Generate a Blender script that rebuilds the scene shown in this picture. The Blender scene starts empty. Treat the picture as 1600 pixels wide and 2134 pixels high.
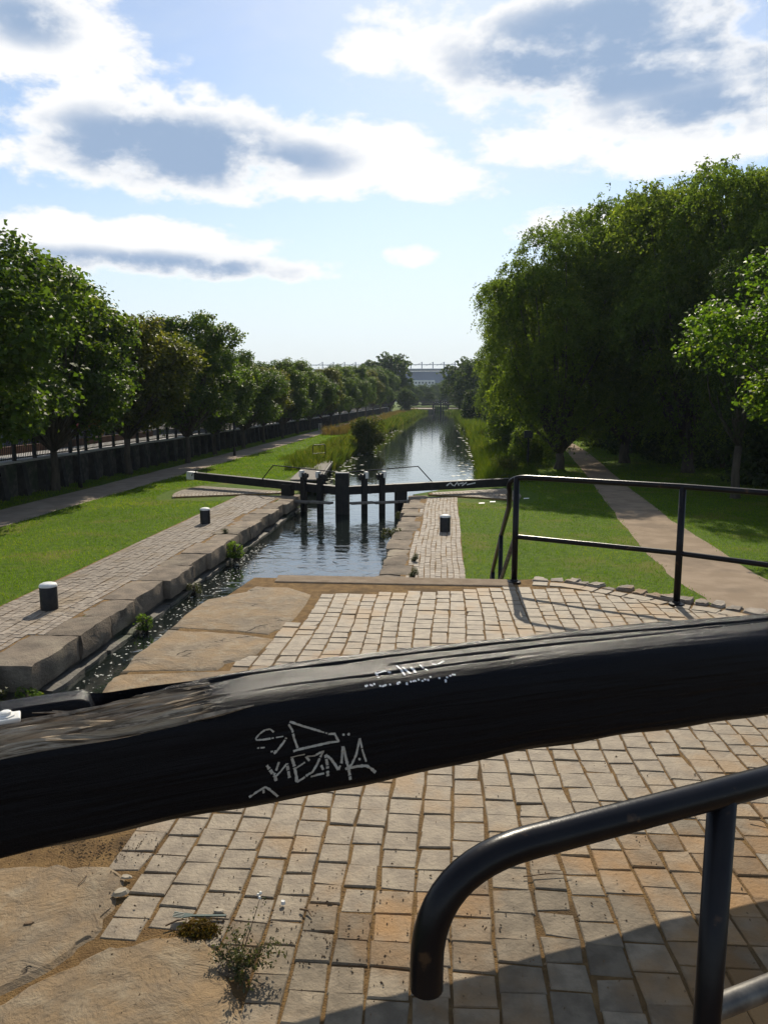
import bpy, bmesh, math, random
import numpy as np
from mathutils import Vector, Matrix
from mathutils.bvhtree import BVHTree

random.seed(7)
rng = np.random.default_rng(11)
R = math.radians
sc = bpy.context.scene
COL = sc.collection

# ------------------------------------------------------------------ camera
CAMZ = 1.6
YAW, PITCH, FPX = R(4.65), R(8.43), 1600.0
cd = bpy.data.cameras.new('camera')
cam = bpy.data.objects.new('camera', cd)
COL.objects.link(cam)
cam.location = (0, 0, CAMZ)
cam.rotation_euler = (R(90) - PITCH, 0, YAW)
cd.sensor_fit = 'HORIZONTAL'
cd.sensor_width = 36.0
cd.lens = 36.0
cd.clip_start = 0.05
cd.clip_end = 6000
sc.camera = cam

SUN_EL, SUN_AZ = R(37), R(0.5)        # sun straight ahead along the canal

def ray(x, y):
    xr, yd = (x - 800) / FPX, (y - 1067) / FPX
    fwd = math.cos(PITCH) - yd * math.sin(PITCH)
    dn = math.sin(PITCH) + yd * math.cos(PITCH)
    return Vector((xr * math.cos(YAW) - fwd * math.sin(YAW), xr * math.sin(YAW) + fwd * math.cos(YAW), -dn))
def P(x, y, z=0.0):
    d = ray(x, y); t = (z - CAMZ) / d.z
    return Vector((d.x * t, d.y * t, z))
def PY(x, y, Y):
    d = ray(x, y); t = Y / d.y
    return Vector((d.x * t, Y, CAMZ + d.z * t))

# ------------------------------------------------------------------ node helper
class NT:
    def __init__(s, tree):
        s.t = tree; s.n = tree.nodes; s.l = tree.links
    def put(s, inp, v):
        if v is None: return
        if isinstance(v, bpy.types.NodeSocket): s.l.new(v, inp)
        else: inp.default_value = v
    def m(s, op, a, b=None, c=None, clamp=False):
        n = s.n.new('ShaderNodeMath'); n.operation = op; n.use_clamp = clamp
        for i, v in enumerate((a, b, c)): s.put(n.inputs[i], v)
        return n.outputs[0]
    def vm(s, op, a, b=None):
        n = s.n.new('ShaderNodeVectorMath'); n.operation = op
        s.put(n.inputs[0], a); s.put(n.inputs[1], b)
        return n.outputs[0]
    def noise(s, vec, scale, detail=4, rough=0.55, dist=0.0):
        n = s.n.new('ShaderNodeTexNoise'); n.inputs['Scale'].default_value = scale
        n.inputs['Detail'].default_value = detail; n.inputs['Roughness'].default_value = rough
        n.inputs['Distortion'].default_value = dist
        if vec is not None: s.l.new(vec, n.inputs['Vector'])
        return n.outputs['Fac']
    def mr(s, v, a, b, c=0.0, d=1.0, smooth=True):
        n = s.n.new('ShaderNodeMapRange'); n.interpolation_type = 'SMOOTHSTEP' if smooth else 'LINEAR'
        s.put(n.inputs[0], v); n.inputs[1].default_value = a; n.inputs[2].default_value = b
        n.inputs[3].default_value = c; n.inputs[4].default_value = d
        return n.outputs[0]
    def mix(s, f, a, b):
        n = s.n.new('ShaderNodeMix'); n.data_type = 'RGBA'
        s.put(n.inputs[0], f); s.put(n.inputs[6], a); s.put(n.inputs[7], b)
        return n.outputs[2]
    def bump(s, h, strength=0.5, dist=0.01, normal=None):
        n = s.n.new('ShaderNodeBump'); n.inputs['Strength'].default_value = strength
        n.inputs['Distance'].default_value = dist; s.l.new(h, n.inputs['Height'])
        if normal is not None: s.l.new(normal, n.inputs['Normal'])
        return n.outputs[0]
    def scalev(s, vec, v):
        n = s.n.new('ShaderNodeVectorMath'); n.operation = 'MULTIPLY'
        s.l.new(vec, n.inputs[0]); n.inputs[1].default_value = v
        return n.outputs[0]
    def attr(s, name):
        n = s.n.new('ShaderNodeAttribute'); n.attribute_name = name
        return n

def c4(c): return (c[0], c[1], c[2], 1.0)

# ------------------------------------------------------------------ world: Nishita sky with a layer of broken cumulus
w = bpy.data.worlds.new('World'); sc.world = w; w.use_nodes = True
W = NT(w.node_tree); W.n.clear()
wo = W.n.new('ShaderNodeOutputWorld')
sky = W.n.new('ShaderNodeTexSky'); sky.sky_type = 'NISHITA'; sky.sun_disc = False
sky.sun_elevation = SUN_EL; sky.sun_rotation = SUN_AZ
sky.altitude = 0; sky.air_density = 1.0; sky.dust_density = 0.3; sky.ozone_density = 1.2
bg = W.n.new('ShaderNodeBackground'); bg.inputs[1].default_value = 0.12
W.l.new(sky.outputs[0], bg.inputs[0])
tc = W.n.new('ShaderNodeTexCoord'); D = tc.outputs['Generated']
sx = W.n.new('ShaderNodeSeparateXYZ'); W.l.new(D, sx.inputs[0])
az = W.m('ARCTAN2', sx.outputs[0], sx.outputs[1])
el = W.m('ARCSINE', sx.outputs[2])
def azel(x, y):
    d = ray(x, y).normalized(); return math.atan2(d.x, d.y), math.asin(d.z)
def blob(x, y, wx, wy, gain=1.0):
    a, e = azel(x, y); a1, _ = azel(x + wx, y); a0, _ = azel(x - wx, y)
    _, e1 = azel(x, y - wy); _, e0 = azel(x, y + wy)
    qa = W.m('DIVIDE', W.m('SUBTRACT', az, a), (a1 - a0) / 2)
    qe = W.m('DIVIDE', W.m('SUBTRACT', el, e), (e1 - e0) / 2)
    q = W.m('ADD', W.m('MULTIPLY', qa, qa), W.m('MULTIPLY', qe, qe))
    return W.m('MULTIPLY', W.m('SUBTRACT', 1.0, q), gain)
def vmax(lst):
    o = lst[0]
    for v in lst[1:]: o = W.m('MAXIMUM', o, v)
    return o
Dz = W.scalev(D, (1, 1, 1.9))
n_big = W.noise(Dz, 5.0, 3, 0.5)
n_det = W.noise(Dz, 12.0, 10, 0.58, 0.08)
white = vmax([blob(330, 300, 420, 130), blob(680, 330, 300, 95), blob(900, 385, 190, 42, .8), blob(230, 215, 170, 90, .8),
              blob(230, 510, 380, 72), blob(560, 560, 210, 32, .7), blob(850, 532, 70, 26, .6),
              blob(1180, 90, 440, 150), blob(1400, 190, 420, 140), blob(800, 110, 130, 55, .8), blob(1250, 290, 320, 60, .7), blob(1420, 300, 300, 70, .8),
              blob(110, 80, 260, 130, .75), blob(1200, 470, 160, 40, .55)])
white = W.m('MAXIMUM', white, -1.0)
# elsewhere the same broken cloud goes on over the whole sky
gen = W.m('MULTIPLY', W.m('SUBTRACT', n_big, 0.58), 5.0)
ga, ge = azel(800, 300)
out_view = W.mr(W.m('ABSOLUTE', az), 0.52, 0.75)
out_up = W.mr(el, R(27), R(36))
gen = W.m('SUBTRACT', gen, W.m('SUBTRACT', 1.0, W.m('MAXIMUM', out_view, out_up)))
gen = W.m('MINIMUM', W.m('MAXIMUM', gen, -1.0), 0.8)
Fc = W.m('ADD', W.m('MAXIMUM', white, gen), W.m('MULTIPLY', W.m('SUBTRACT', n_det, 0.5), 2.9))
alpha = W.mr(Fc, -0.04, 0.46)
veil = W.m('MULTIPLY', W.mr(W.noise(Dz, 3.2, 6, 0.65, 0.6), 0.40, 0.75), 0.32)
veil = W.m('MULTIPLY', veil, W.mr(el, R(4), R(16)))
low = W.mr(el, R(19), R(-1), 0.0, 0.92)                      # pale band of haze over the horizon
grey = vmax([blob(350, 310, 290, 85, 1.3), blob(620, 330, 130, 40, .8), blob(270, 558, 380, 40, 1.2), blob(1330, 95, 430, 140, 1.5),
             blob(1480, 215, 260, 70, .9), blob(60, 40, 110, 60, .8)])
grey = W.m('MAXIMUM', W.m('MAXIMUM', grey, W.m('SUBTRACT', gen, 0.25)), -1.0)
gm = W.m('MULTIPLY', W.mr(W.m('ADD', grey, W.m('MULTIPLY', W.m('SUBTRACT', n_det, 0.5), 1.3)), -0.50, 1.0), W.mr(Fc, 0.15, 0.95))
ccol = W.mix(gm, (1.0, 1.0, 1.0, 1), (0.33, 0.445, 0.63, 1))
bc = W.n.new('ShaderNodeBackground'); W.l.new(ccol, bc.inputs[0]); bc.inputs[1].default_value = 0.97
bl = W.n.new('ShaderNodeBackground'); bl.inputs[0].default_value = (0.87, 0.935, 1.0, 1); bl.inputs[1].default_value = 0.86
m1 = W.n.new('ShaderNodeMixShader'); W.l.new(W.m('MAXIMUM', low, veil), m1.inputs[0])
W.l.new(bg.outputs[0], m1.inputs[1]); W.l.new(bl.outputs[0], m1.inputs[2])
m2 = W.n.new('ShaderNodeMixShader'); W.l.new(alpha, m2.inputs[0])
W.l.new(m1.outputs[0], m2.inputs[1]); W.l.new(bc.outputs[0], m2.inputs[2])
W.l.new(m2.outputs[0], wo.inputs[0])

sd = bpy.data.lights.new('sun', 'SUN'); sd.energy = 5.0; sd.angle = R(0.53); sd.color = (1.0, 0.90, 0.73)
so = bpy.data.objects.new('sun', sd); COL.objects.link(so)
sdir = Vector((math.sin(SUN_AZ) * math.cos(SUN_EL), math.cos(SUN_AZ) * math.cos(SUN_EL), math.sin(SUN_EL)))
so.rotation_euler = sdir.to_track_quat('Z', 'Y').to_euler()
so.location = (0, 60, 60)

vs = sc.view_settings
vs.view_transform = 'Standard'; vs.look = 'None'; vs.gamma = 1.0; vs.use_curve_mapping = False; vs.exposure = 0.12
sc.render.engine = 'CYCLES'
sc.cycles.max_bounces = 6; sc.cycles.diffuse_bounces = 3; sc.cycles.glossy_bounces = 3
sc.cycles.transmission_bounces = 3; sc.cycles.transparent_max_bounces = 4; sc.cycles.volume_bounces = 0
sc.cycles.caustics_reflective = False; sc.cycles.caustics_refractive = False

# ------------------------------------------------------------------ levels
ZL = -2.15       # lower ground beside the lock chamber
ZW = -2.68       # water
ZS = ZL + 1.15   # street behind the wall

# ------------------------------------------------------------------ materials
MATS = {}
def mat(name, c1, c2=None, scale=3.0, rough=0.85, bump=0.0, bscale=40.0, bdist=0.01, rand=0.0, c3=None, s3=0.6, spec=0.5, det=6, metal=0.0, coords='world', aniso=None, lo=0.35, hi=0.65, c3lo=.5, c3hi=.66):
    m = bpy.data.materials.new(name); m.use_nodes = True; N = NT(m.node_tree)
    b = N.n['Principled BSDF']
    b.inputs['Roughness'].default_value = rough; b.inputs['Metallic'].default_value = metal
    b.inputs['Specular IOR Level'].default_value = spec
    if coords == 'world': vec = N.n.new('ShaderNodeNewGeometry').outputs['Position']
    else: vec = N.n.new('ShaderNodeTexCoord').outputs['Object']
    if aniso: vec = N.scalev(vec, aniso)
    col = None
    if c2 is not None: col = N.mix(N.mr(N.noise(vec, scale, det), lo, hi), c4(c1), c4(c2))
    if c3 is not None: col = N.mix(N.mr(N.noise(vec, s3, 5), c3lo, c3hi), col if col is not None else c4(c1), c4(c3))
    if rand > 0:
        oi = N.n.new('ShaderNodeObjectInfo')
        hs = N.n.new('ShaderNodeHueSaturation')
        N.l.new(N.mr(oi.outputs['Random'], 0, 1, 1 - rand, 1 + rand, False), hs.inputs['Value'])
        N.put(hs.inputs['Color'], col if col is not None else c4(c1)); col = hs.outputs[0]
    N.put(b.inputs['Base Color'], col if col is not None else c4(c1))
    if bump > 0: N.l.new(N.bump(N.noise(vec, bscale, 8, 0.65), bump, bdist), b.inputs['Normal'])
    MATS[name] = m
    return m

def leafmat(name, dark, mid, light, trans=0.42, gloss=0.28, tw=1.3, rough=0.42):
    m = bpy.data.materials.new(name); m.use_nodes = True; N = NT(m.node_tree); b = N.n['Principled BSDF']; out = N.n['Material Output']
    a = N.attr('rnd').outputs['Fac']
    col = N.mix(N.mr(a, 0, 0.6, 0, 1, False), c4(dark), c4(mid)); col = N.mix(N.mr(a, 0.6, 1.0, 0, 1, False), col, c4(light))
    N.l.new(col, b.inputs['Base Color']); b.inputs['Roughness'].default_value = rough; b.inputs['Specular IOR Level'].default_value = gloss
    t = N.n.new('ShaderNodeBsdfTranslucent')
    tcol = N.mix(1.0, col, (tw * 1.15, tw * 1.2, tw * 0.45, 1)); tcol.node.blend_type = 'MULTIPLY'
    N.l.new(tcol, t.inputs[0])
    mx = N.n.new('ShaderNodeMixShader'); mx.inputs[0].default_value = trans
    N.l.new(b.outputs[0], mx.inputs[1]); N.l.new(t.outputs[0], mx.inputs[2]); N.l.new(mx.outputs[0], out.inputs[0])
    MATS[name] = m
    return m

def slab_mat():
    m = bpy.data.materials.new('worn_limestone_slab'); m.use_nodes = True; N = NT(m.node_tree); b = N.n['Principled BSDF']
    pos = N.n.new('ShaderNodeNewGeometry').outputs['Position']
    n1, n2, n3, n4 = N.noise(pos, 2.6, 8, .62, .4), N.noise(pos, 9, 8, .65, .3), N.noise(pos, 60, 5, .6), N.noise(pos, 5.5, 9, .7, 1.2)
    col = N.mix(N.mr(n1, .38, .62), (.27, .185, .10, 1), (.20, .155, .105, 1))
    col = N.mix(N.mr(n2, .45, .72), col, (.30, .24, .16, 1))
    col = N.mix(N.mr(n4, .50, .72, 0, .45), col, (.14, .105, .07, 1))
    col = N.mix(N.mr(n3, .56, .75, 0, .5), col, (.13, .085, .05, 1))
    vo = N.n.new('ShaderNodeTexVoronoi'); vo.feature = 'DISTANCE_TO_EDGE'; vo.inputs['Scale'].default_value = 1.25
    wob = N.n.new('ShaderNodeTexNoise'); wob.inputs['Scale'].default_value = 4; wob.inputs['Detail'].default_value = 6; N.l.new(pos, wob.inputs['Vector'])
    N.l.new(N.vm('ADD', pos, N.scalev(wob.outputs['Color'], (.5, .5, .0))), vo.inputs['Vector'])
    ck = N.m('MULTIPLY', N.mr(vo.outputs['Distance'], .010, .002), N.mr(n1, .54, .60))
    col = N.mix(ck, col, (.05, .035, .022, 1))
    N.l.new(col, b.inputs['Base Color']); b.inputs['Roughness'].default_value = .85; b.inputs['Specular IOR Level'].default_value = .25
    h = N.m('ADD', N.m('ADD', N.m('MULTIPLY', n4, .9), N.m('MULTIPLY', n3, .16)), N.m('ADD', N.m('MULTIPLY', n2, .5), N.m('MULTIPLY', ck, -.5)))
    N.l.new(N.bump(h, .9, .030), b.inputs['Normal'])
    return m
M_grass = mat('grass_ground', (.050, .092, .006), (.085, .135, .010), 6, .95, .6, 90, .02, c3=(.12, .125, .022), s3=.5, spec=.1)
M_path = mat('tarmac_path', (.25, .188, .13), (.31, .237, .168), 2.0, .95, .4, 160, .006, c3=(.21, .16, .115), s3=.7, spec=.1)
M_towpath = mat('gravel_path', (.25, .20, .155), (.32, .26, .205), 2.0, .95, .4, 140, .006, spec=.1)
M_sett = mat('granite_sett', (.150, .118, .080), (.240, .192, .132), 13, .75, .9, 60, .007, rand=.26, c3=(.26, .145, .055), s3=1.7, spec=.3, c3lo=.44, c3hi=.64)
M_settb = mat('granite_sett_field', (.195, .152, .104), (.285, .228, .156), 13, .66, .9, 60, .007, c3=(.27, .178, .09), s3=2.2, spec=.35)
M_setts = mat('lockside_sett', (.20, .158, .118), (.31, .26, .205), 9, .75, .6, 70, .005, rand=.18, c3=(.22, .165, .105), s3=.9, spec=.3)
M_dirt = mat('sandy_joint_dirt', (.29, .18, .075), (.20, .12, .052), 14, .95, 1.0, 150, .02, c3=(.14, .09, .045), s3=2.5, spec=.15)
M_slab = slab_mat()
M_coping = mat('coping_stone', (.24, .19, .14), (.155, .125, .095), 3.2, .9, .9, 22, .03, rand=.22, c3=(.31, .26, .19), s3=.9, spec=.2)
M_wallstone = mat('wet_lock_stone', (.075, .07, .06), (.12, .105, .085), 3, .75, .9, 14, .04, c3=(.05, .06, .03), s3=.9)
M_concrete = mat('concrete_kerb', (.195, .14, .09), (.25, .19, .13), 8, .92, .8, 70, .012, c3=(.15, .11, .075), s3=2.2, spec=.2)
M_rubble = mat('rubble_edging', (.33, .28, .22), (.22, .18, .14), 7, .85, 1.0, 35, .02, rand=.2, c3=(.24, .15, .08), s3=2.0)
M_rail = mat('black_painted_steel', (.005, .005, .007), (.010, .009, .010), 9, .30, .2, 45, .003, spec=.18, c3=(.05, .03, .018), s3=16, c3lo=.62, c3hi=.70)
M_railgrey = mat('mottled_grey_steel', (.16, .15, .13), (.07, .065, .06), 14, .45, .2, 80, .002, metal=.5)  # mottled grey, paler than the black rails; lower rails and sign pole
M_wood = mat('black_gate_timber', (.006, .006, .007), (.014, .013, .012), 4, .6, .5, 18, .01, spec=.25)
M_white = mat('white_paint', (.74, .74, .72), (.60, .59, .55), 8, .6, .25, 60, .003)
M_plank = mat('grey_walkway_plank', (.18, .155, .13), (.11, .095, .08), 10, .85, .6, 60, .006)
M_iron = mat('black_iron', (.008, .008, .010), (.018, .017, .016), 12, .55, .3, 40, .004, spec=.3)
M_chalk = mat('chalk_marker', (.42, .40, .35), (.32, .30, .26), 60, .8)
M_whitemark = mat('white_marker', (.75, .75, .74), (.6, .6, .6), 60, .7)
M_bark = mat('tree_bark', (.055, .045, .035), (.09, .075, .058), 6, .95, 1.0, 20, .03, spec=.15, aniso=(1, 1, .25))
M_gwall = mat('boundary_wall_stone', (.045, .042, .036), (.10, .09, .075), 5, .95, 1.0, 7, .05, c3=(.03, .04, .022), s3=.8, spec=.1)
M_pier = mat('wall_pier_stone', (.028, .027, .025), (.05, .046, .042), 4, .95, .8, 9, .03, spec=.1)
M_cap = mat('wall_cap_stone', (.42, .40, .37), (.33, .31, .28), 4, .9, .3, 30, .01)
M_road = mat('street_tarmac', (.12, .115, .11), (.16, .155, .15), 2, .9)
M_pave = mat('street_pavement', (.42, .41, .40), (.36, .35, .34), 2, .9)
M_stand = mat('stadium_cladding', (.045, .075, .16), (.06, .095, .19), .05, .8)
M_steel = mat('stadium_steel', (.26, .29, .35), None, rough=.6)
M_stand2 = mat('stadium_panel', (.07, .11, .21), (.05, .085, .17), .08, .8)
M_render = mat('pale_render', (.55, .56, .58), (.48, .49, .5), .3, .9)
M_glass = mat('dark_glass', (.02, .025, .03), None, rough=.1)
M_redpaint = mat('red_van_paint', (.45, .03, .02), None, rough=.25)
M_carpaint = mat('dark_car_paint', (.02, .025, .028), None, rough=.2)
M_tyre = mat('tyre_rubber', (.015, .015, .015), None, rough=.9)
M_rim = mat('wheel_rim', (.45, .45, .46), None, rough=.35, metal=.7)
M_orange = mat('orange_brick', (.42, .13, .045), (.33, .10, .04), 3, .9)
M_greywall = mat('grey_garden_wall', (.19, .20, .24), (.24, .25, .29), 1.2, .9)
M_fork = mat('green_plastic', (.010, .045, .040), None, rough=.5, spec=.3)
M_moss = mat('moss', (.075, .05, .012), (.05, .075, .015), 60, 1.0, 1.0, 200, .01)
M_chip = mat('pale_chip', (.42, .36, .27), (.30, .25, .18), 40, .9)
M_twig = mat('dry_twig', (.10, .06, .03), (.2, .13, .07), 30, .9)
M_skin = mat('skin', (.45, .28, .2), None, rough=.6)
M_navy = mat('dark_jacket', (.012, .013, .018), None, rough=.9)
M_palecloth = mat('pale_trousers', (.38, .36, .33), None, rough=.9)
M_hair = mat('dark_hair', (.02, .015, .01), None, rough=.7)
M_yellow = mat('sign_yellow', (.55, .36, .04), None, rough=.6)
L_maple = leafmat('maple_leaf', (.034, .062, .010), (.064, .100, .014), (.135, .155, .024), .50, .22, 1.8, .5)
L_maple2 = leafmat('bronze_maple_leaf', (.045, .058, .010), (.085, .092, .016), (.16, .135, .028), .50, .22, 1.8, .5)
L_willow = leafmat('willow_leaf', (.050, .080, .016), (.095, .130, .024), (.18, .20, .042), .55, .08, 1.9, .6)
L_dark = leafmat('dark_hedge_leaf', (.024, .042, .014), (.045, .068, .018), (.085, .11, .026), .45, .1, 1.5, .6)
L_fresh = leafmat('fresh_maple_leaf', (.045, .090, .010), (.080, .130, .014), (.16, .19, .02), .55, .2, 1.9, .5)
L_far = leafmat('far_leaf', (.035, .058, .016), (.060, .088, .022), (.10, .13, .03), .5, .08, 1.5, .6)
L_bush = leafmat('sunlit_bush_leaf', (.07, .10, .012), (.13, .16, .015), (.22, .22, .02), .5, .3, 1.5)
L_grass = leafmat('grass_blade', (.055, .105, .004), (.100, .165, .006), (.19, .205, .025), .55, .06, 1.7, .8)
L_reed = leafmat('bank_grass_blade', (.050, .085, .010), (.095, .12, .016), (.22, .185, .06), .5, .08, 1.35, .7)
L_brown = leafmat('brown_meadow_blade', (.10, .085, .03), (.17, .115, .055), (.26, .17, .09), .45, .2, 1.1, .7)
L_dock = leafmat('brown_shrub_leaf', (.045, .065, .016), (.08, .092, .022), (.15, .125, .035), .45, .08, 1.4, .6)
L_weed = leafmat('weed_leaf', (.045, .055, .02), (.075, .08, .028), (.16, .12, .05), .4, .35, 1.2)

# water
def water_mat():
    m = bpy.data.materials.new('canal_water'); m.use_nodes = True; N = NT(m.node_tree); b = N.n['Principled BSDF']
    b.inputs['Base Color'].default_value = (.010, .014, .012, 1); b.inputs['Roughness'].default_value = .025
    b.inputs['IOR'].default_value = 2.2; b.inputs['Specular IOR Level'].default_value = .6
    pos = N.n.new('ShaderNodeNewGeometry').outputs['Position']
    sp = N.n.new('ShaderNodeSeparateXYZ'); N.l.new(pos, sp.inputs[0])
    chop = N.mr(sp.outputs[1], 31.0, 22.0, 0.32, 1.0)
    far = N.mr(sp.outputs[1], 34.0, 80.0, 1.0, .6)
    a = N.noise(N.scalev(pos, (1, 1.3, 1)), 1.35, 3, .42, 1.1)
    c = N.noise(N.scalev(pos, (.7, 1.8, 1)), 7.0, 3, .5, .4)
    h = N.m('ADD', N.m('MULTIPLY', a, 1.0), N.m('MULTIPLY', c, .13))
    h = N.m('MULTIPLY', N.m('MULTIPLY', h, chop), far)
    N.l.new(N.bump(h, 1.0, .020), b.inputs['Normal'])
    return m
M_water = water_mat()

# balance beam: black paint over timber, bare weathered wood where attribute raw = 1
def beam_mat():
    m = bpy.data.materials.new('beam_paint_and_bare_wood'); m.use_nodes = True; N = NT(m.node_tree); b = N.n['Principled BSDF']
    bc = N.attr('bc').outputs['Vector']; raw = N.attr('raw').outputs['Fac']
    g = N.noise(N.scalev(bc, (2.2, 34, 34)), 1.6, 9, .68, .25)
    g2 = N.noise(N.scalev(bc, (6, 110, 110)), 1.3, 6, .7)
    fine = N.noise(bc, 260, 3, .6)
    rm = N.mr(N.m('ADD', raw, N.m('MULTIPLY', N.m('SUBTRACT', g, .5), 1.1)), .26, .50)
    paint = N.mix(N.mr(fine, .3, .7), (.0035, .0035, .0045, 1), (.008, .0075, .009, 1))
    wood = N.mix(N.mr(g, .36, .62), (.055, .04, .028, 1), (.36, .28, .19, 1))
    wood = N.mix(N.mr(g2, .45, .7), wood, (.42, .36, .28, 1))
    N.l.new(N.mix(rm, paint, wood), b.inputs['Base Color'])
    N.l.new(N.mr(rm, 0, 1, .25, .85, False), b.inputs['Roughness'])
    b.inputs['Specular IOR Level'].default_value = 0.0
    gl = N.n.new('ShaderNodeBsdfGlossy'); gl.inputs['Roughness'].default_value = .18
    lwt = N.n.new('ShaderNodeLayerWeight'); lwt.inputs[0].default_value = .5
    fac = N.m('MULTIPLY', N.m('ADD', .010, N.m('MULTIPLY', N.m('POWER', lwt.outputs['Facing'], 3.0), .22)), N.m('SUBTRACT', 1.0, N.m('MULTIPLY', rm, .85)))
    mxs = N.n.new('ShaderNodeMixShader'); N.l.new(fac, mxs.inputs[0]); N.l.new(b.outputs[0], mxs.inputs[1]); N.l.new(gl.outputs[0], mxs.inputs[2])
    N.l.new(mxs.outputs[0], N.n['Material Output'].inputs[0])
    hh = N.m('ADD', N.m('MULTIPLY', g, 1.0), N.m('MULTIPLY', g2, .45))
    hh = N.m('ADD', N.m('MULTIPLY', hh, N.m('ADD', .35, N.m('MULTIPLY', rm, 1.0))), N.m('MULTIPLY', fine, .14))
    bp = N.bump(hh, .85, .011); N.l.new(bp, b.inputs['Normal']); N.l.new(bp, gl.inputs['Normal'])
    return m
M_beam = beam_mat()

# ------------------------------------------------------------------ object helpers
def props(o, label=None, cat=None, group=None, kind=None):
    if label: o['label'] = label
    if cat: o['category'] = cat
    if group: o['group'] = group
    if kind: o['kind'] = kind
    return o
def link(name, me, parent=None, **kw):
    o = bpy.data.objects.new(name, me); COL.objects.link(o)
    if parent is not None: o.parent = parent
    return props(o, **kw)
def empty(name, loc=(0, 0, 0), **kw):
    o = link(name, None, **kw); o.location = loc; o.empty_display_size = .2
    return o
def mesh(name, V, Fc, m, smooth=False):
    me = bpy.data.meshes.new(name); me.from_pydata([tuple(v) for v in V], [], Fc)
    me.materials.append(m)
    if smooth: me.shade_smooth()
    return me
def mk(name, V, Fc, m, parent=None, smooth=False, **kw):
    return link(name, mesh(name, V, Fc, m, smooth), parent, **kw)
def rel(pts, o): return [Vector(p) - o.location for p in pts]

def boxv(x0, x1, y0, y1, z0, z1):
    return [(x0, y0, z0), (x1, y0, z0), (x1, y1, z0), (x0, y1, z0), (x0, y0, z1), (x1, y0, z1), (x1, y1, z1), (x0, y1, z1)]
BF = [(0, 3, 2, 1), (4, 5, 6, 7), (0, 1, 5, 4), (1, 2, 6, 5), (2, 3, 7, 6), (3, 0, 4, 7)]
class MB:
    def __init__(s): s.V = []; s.F = []
    def add(s, V, Fc):
        k = len(s.V); s.V += [Vector(v) for v in V]; s.F += [tuple(i + k for i in f) for f in Fc]; return s
    def box(s, *a): return s.add(boxv(*a), BF)
    def beam(s, a, b, wd, h, up=(0, 0, 1)):
        a, b = Vector(a), Vector(b); d = (b - a).normalized(); sd_ = d.cross(Vector(up)).normalized(); u = sd_.cross(d)
        V = []
        for p in (a, b):
            for sx_, sz in ((-1, -1), (1, -1), (1, 1), (-1, 1)): V.append(p + sd_ * sx_ * wd / 2 + u * sz * h / 2)
        return s.add(V, [(0, 1, 2, 3), (7, 6, 5, 4), (0, 4, 5, 1), (1, 5, 6, 2), (2, 6, 7, 3), (3, 7, 4, 0)])
    def tube(s, pts, rad, n=10, cap=True):
        pts = [Vector(p) for p in pts]; k = len(pts); rr = rad if hasattr(rad, '__len__') else [rad] * k
        t0 = (pts[1] - pts[0]).normalized(); ref = Vector((0, 0, 1)) if abs(t0.z) < .9 else Vector((0, 1, 0))
        u = t0.cross(ref).normalized(); V = []; Fc = []
        for i, p in enumerate(pts):
            t = (pts[min(i + 1, k - 1)] - pts[max(i - 1, 0)]).normalized()
            u = (u - t * u.dot(t)).normalized(); v = t.cross(u)
            for j in range(n):
                a = 2 * math.pi * j / n; V.append(p + (u * math.cos(a) + v * math.sin(a)) * rr[i])
        for i in range(k - 1):
            for j in range(n):
                a, b = i * n + j, i * n + (j + 1) % n; Fc.append((a, b, b + n, a + n))
        if cap: Fc.append(tuple(reversed(range(n)))); Fc.append(tuple(range((k - 1) * n, k * n)))
        return s.add(V, Fc)
    def lathe(s, prof, n=20, c=(0, 0, 0)):
        V = []; Fc = []; c = Vector(c); k = len(prof)
        for r_, z in prof:
            for j in range(n):
                a = 2 * math.pi * j / n; V.append(c + Vector((r_ * math.cos(a), r_ * math.sin(a), z)))
        for i in range(k - 1):
            for j in range(n):
                a, b = i * n + j, i * n + (j + 1) % n; Fc.append((a, b, b + n, a + n))
        Fc.append(tuple(reversed(range(n)))); Fc.append(tuple(range((k - 1) * n, k * n)))
        return s.add(V, Fc)
    def build(s, name, m, parent=None, smooth=False, bevel=0, **kw):
        o = mk(name, s.V, s.F, m, parent, smooth, **kw)
        if bevel:
            b = o.modifiers.new('bevel', 'BEVEL'); b.width = bevel; b.segments = 2; b.limit_method = 'ANGLE'
        return o
def sm_edges(o, ang=40):
    o.data.set_sharp_from_angle(angle=R(ang))
    return o

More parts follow.
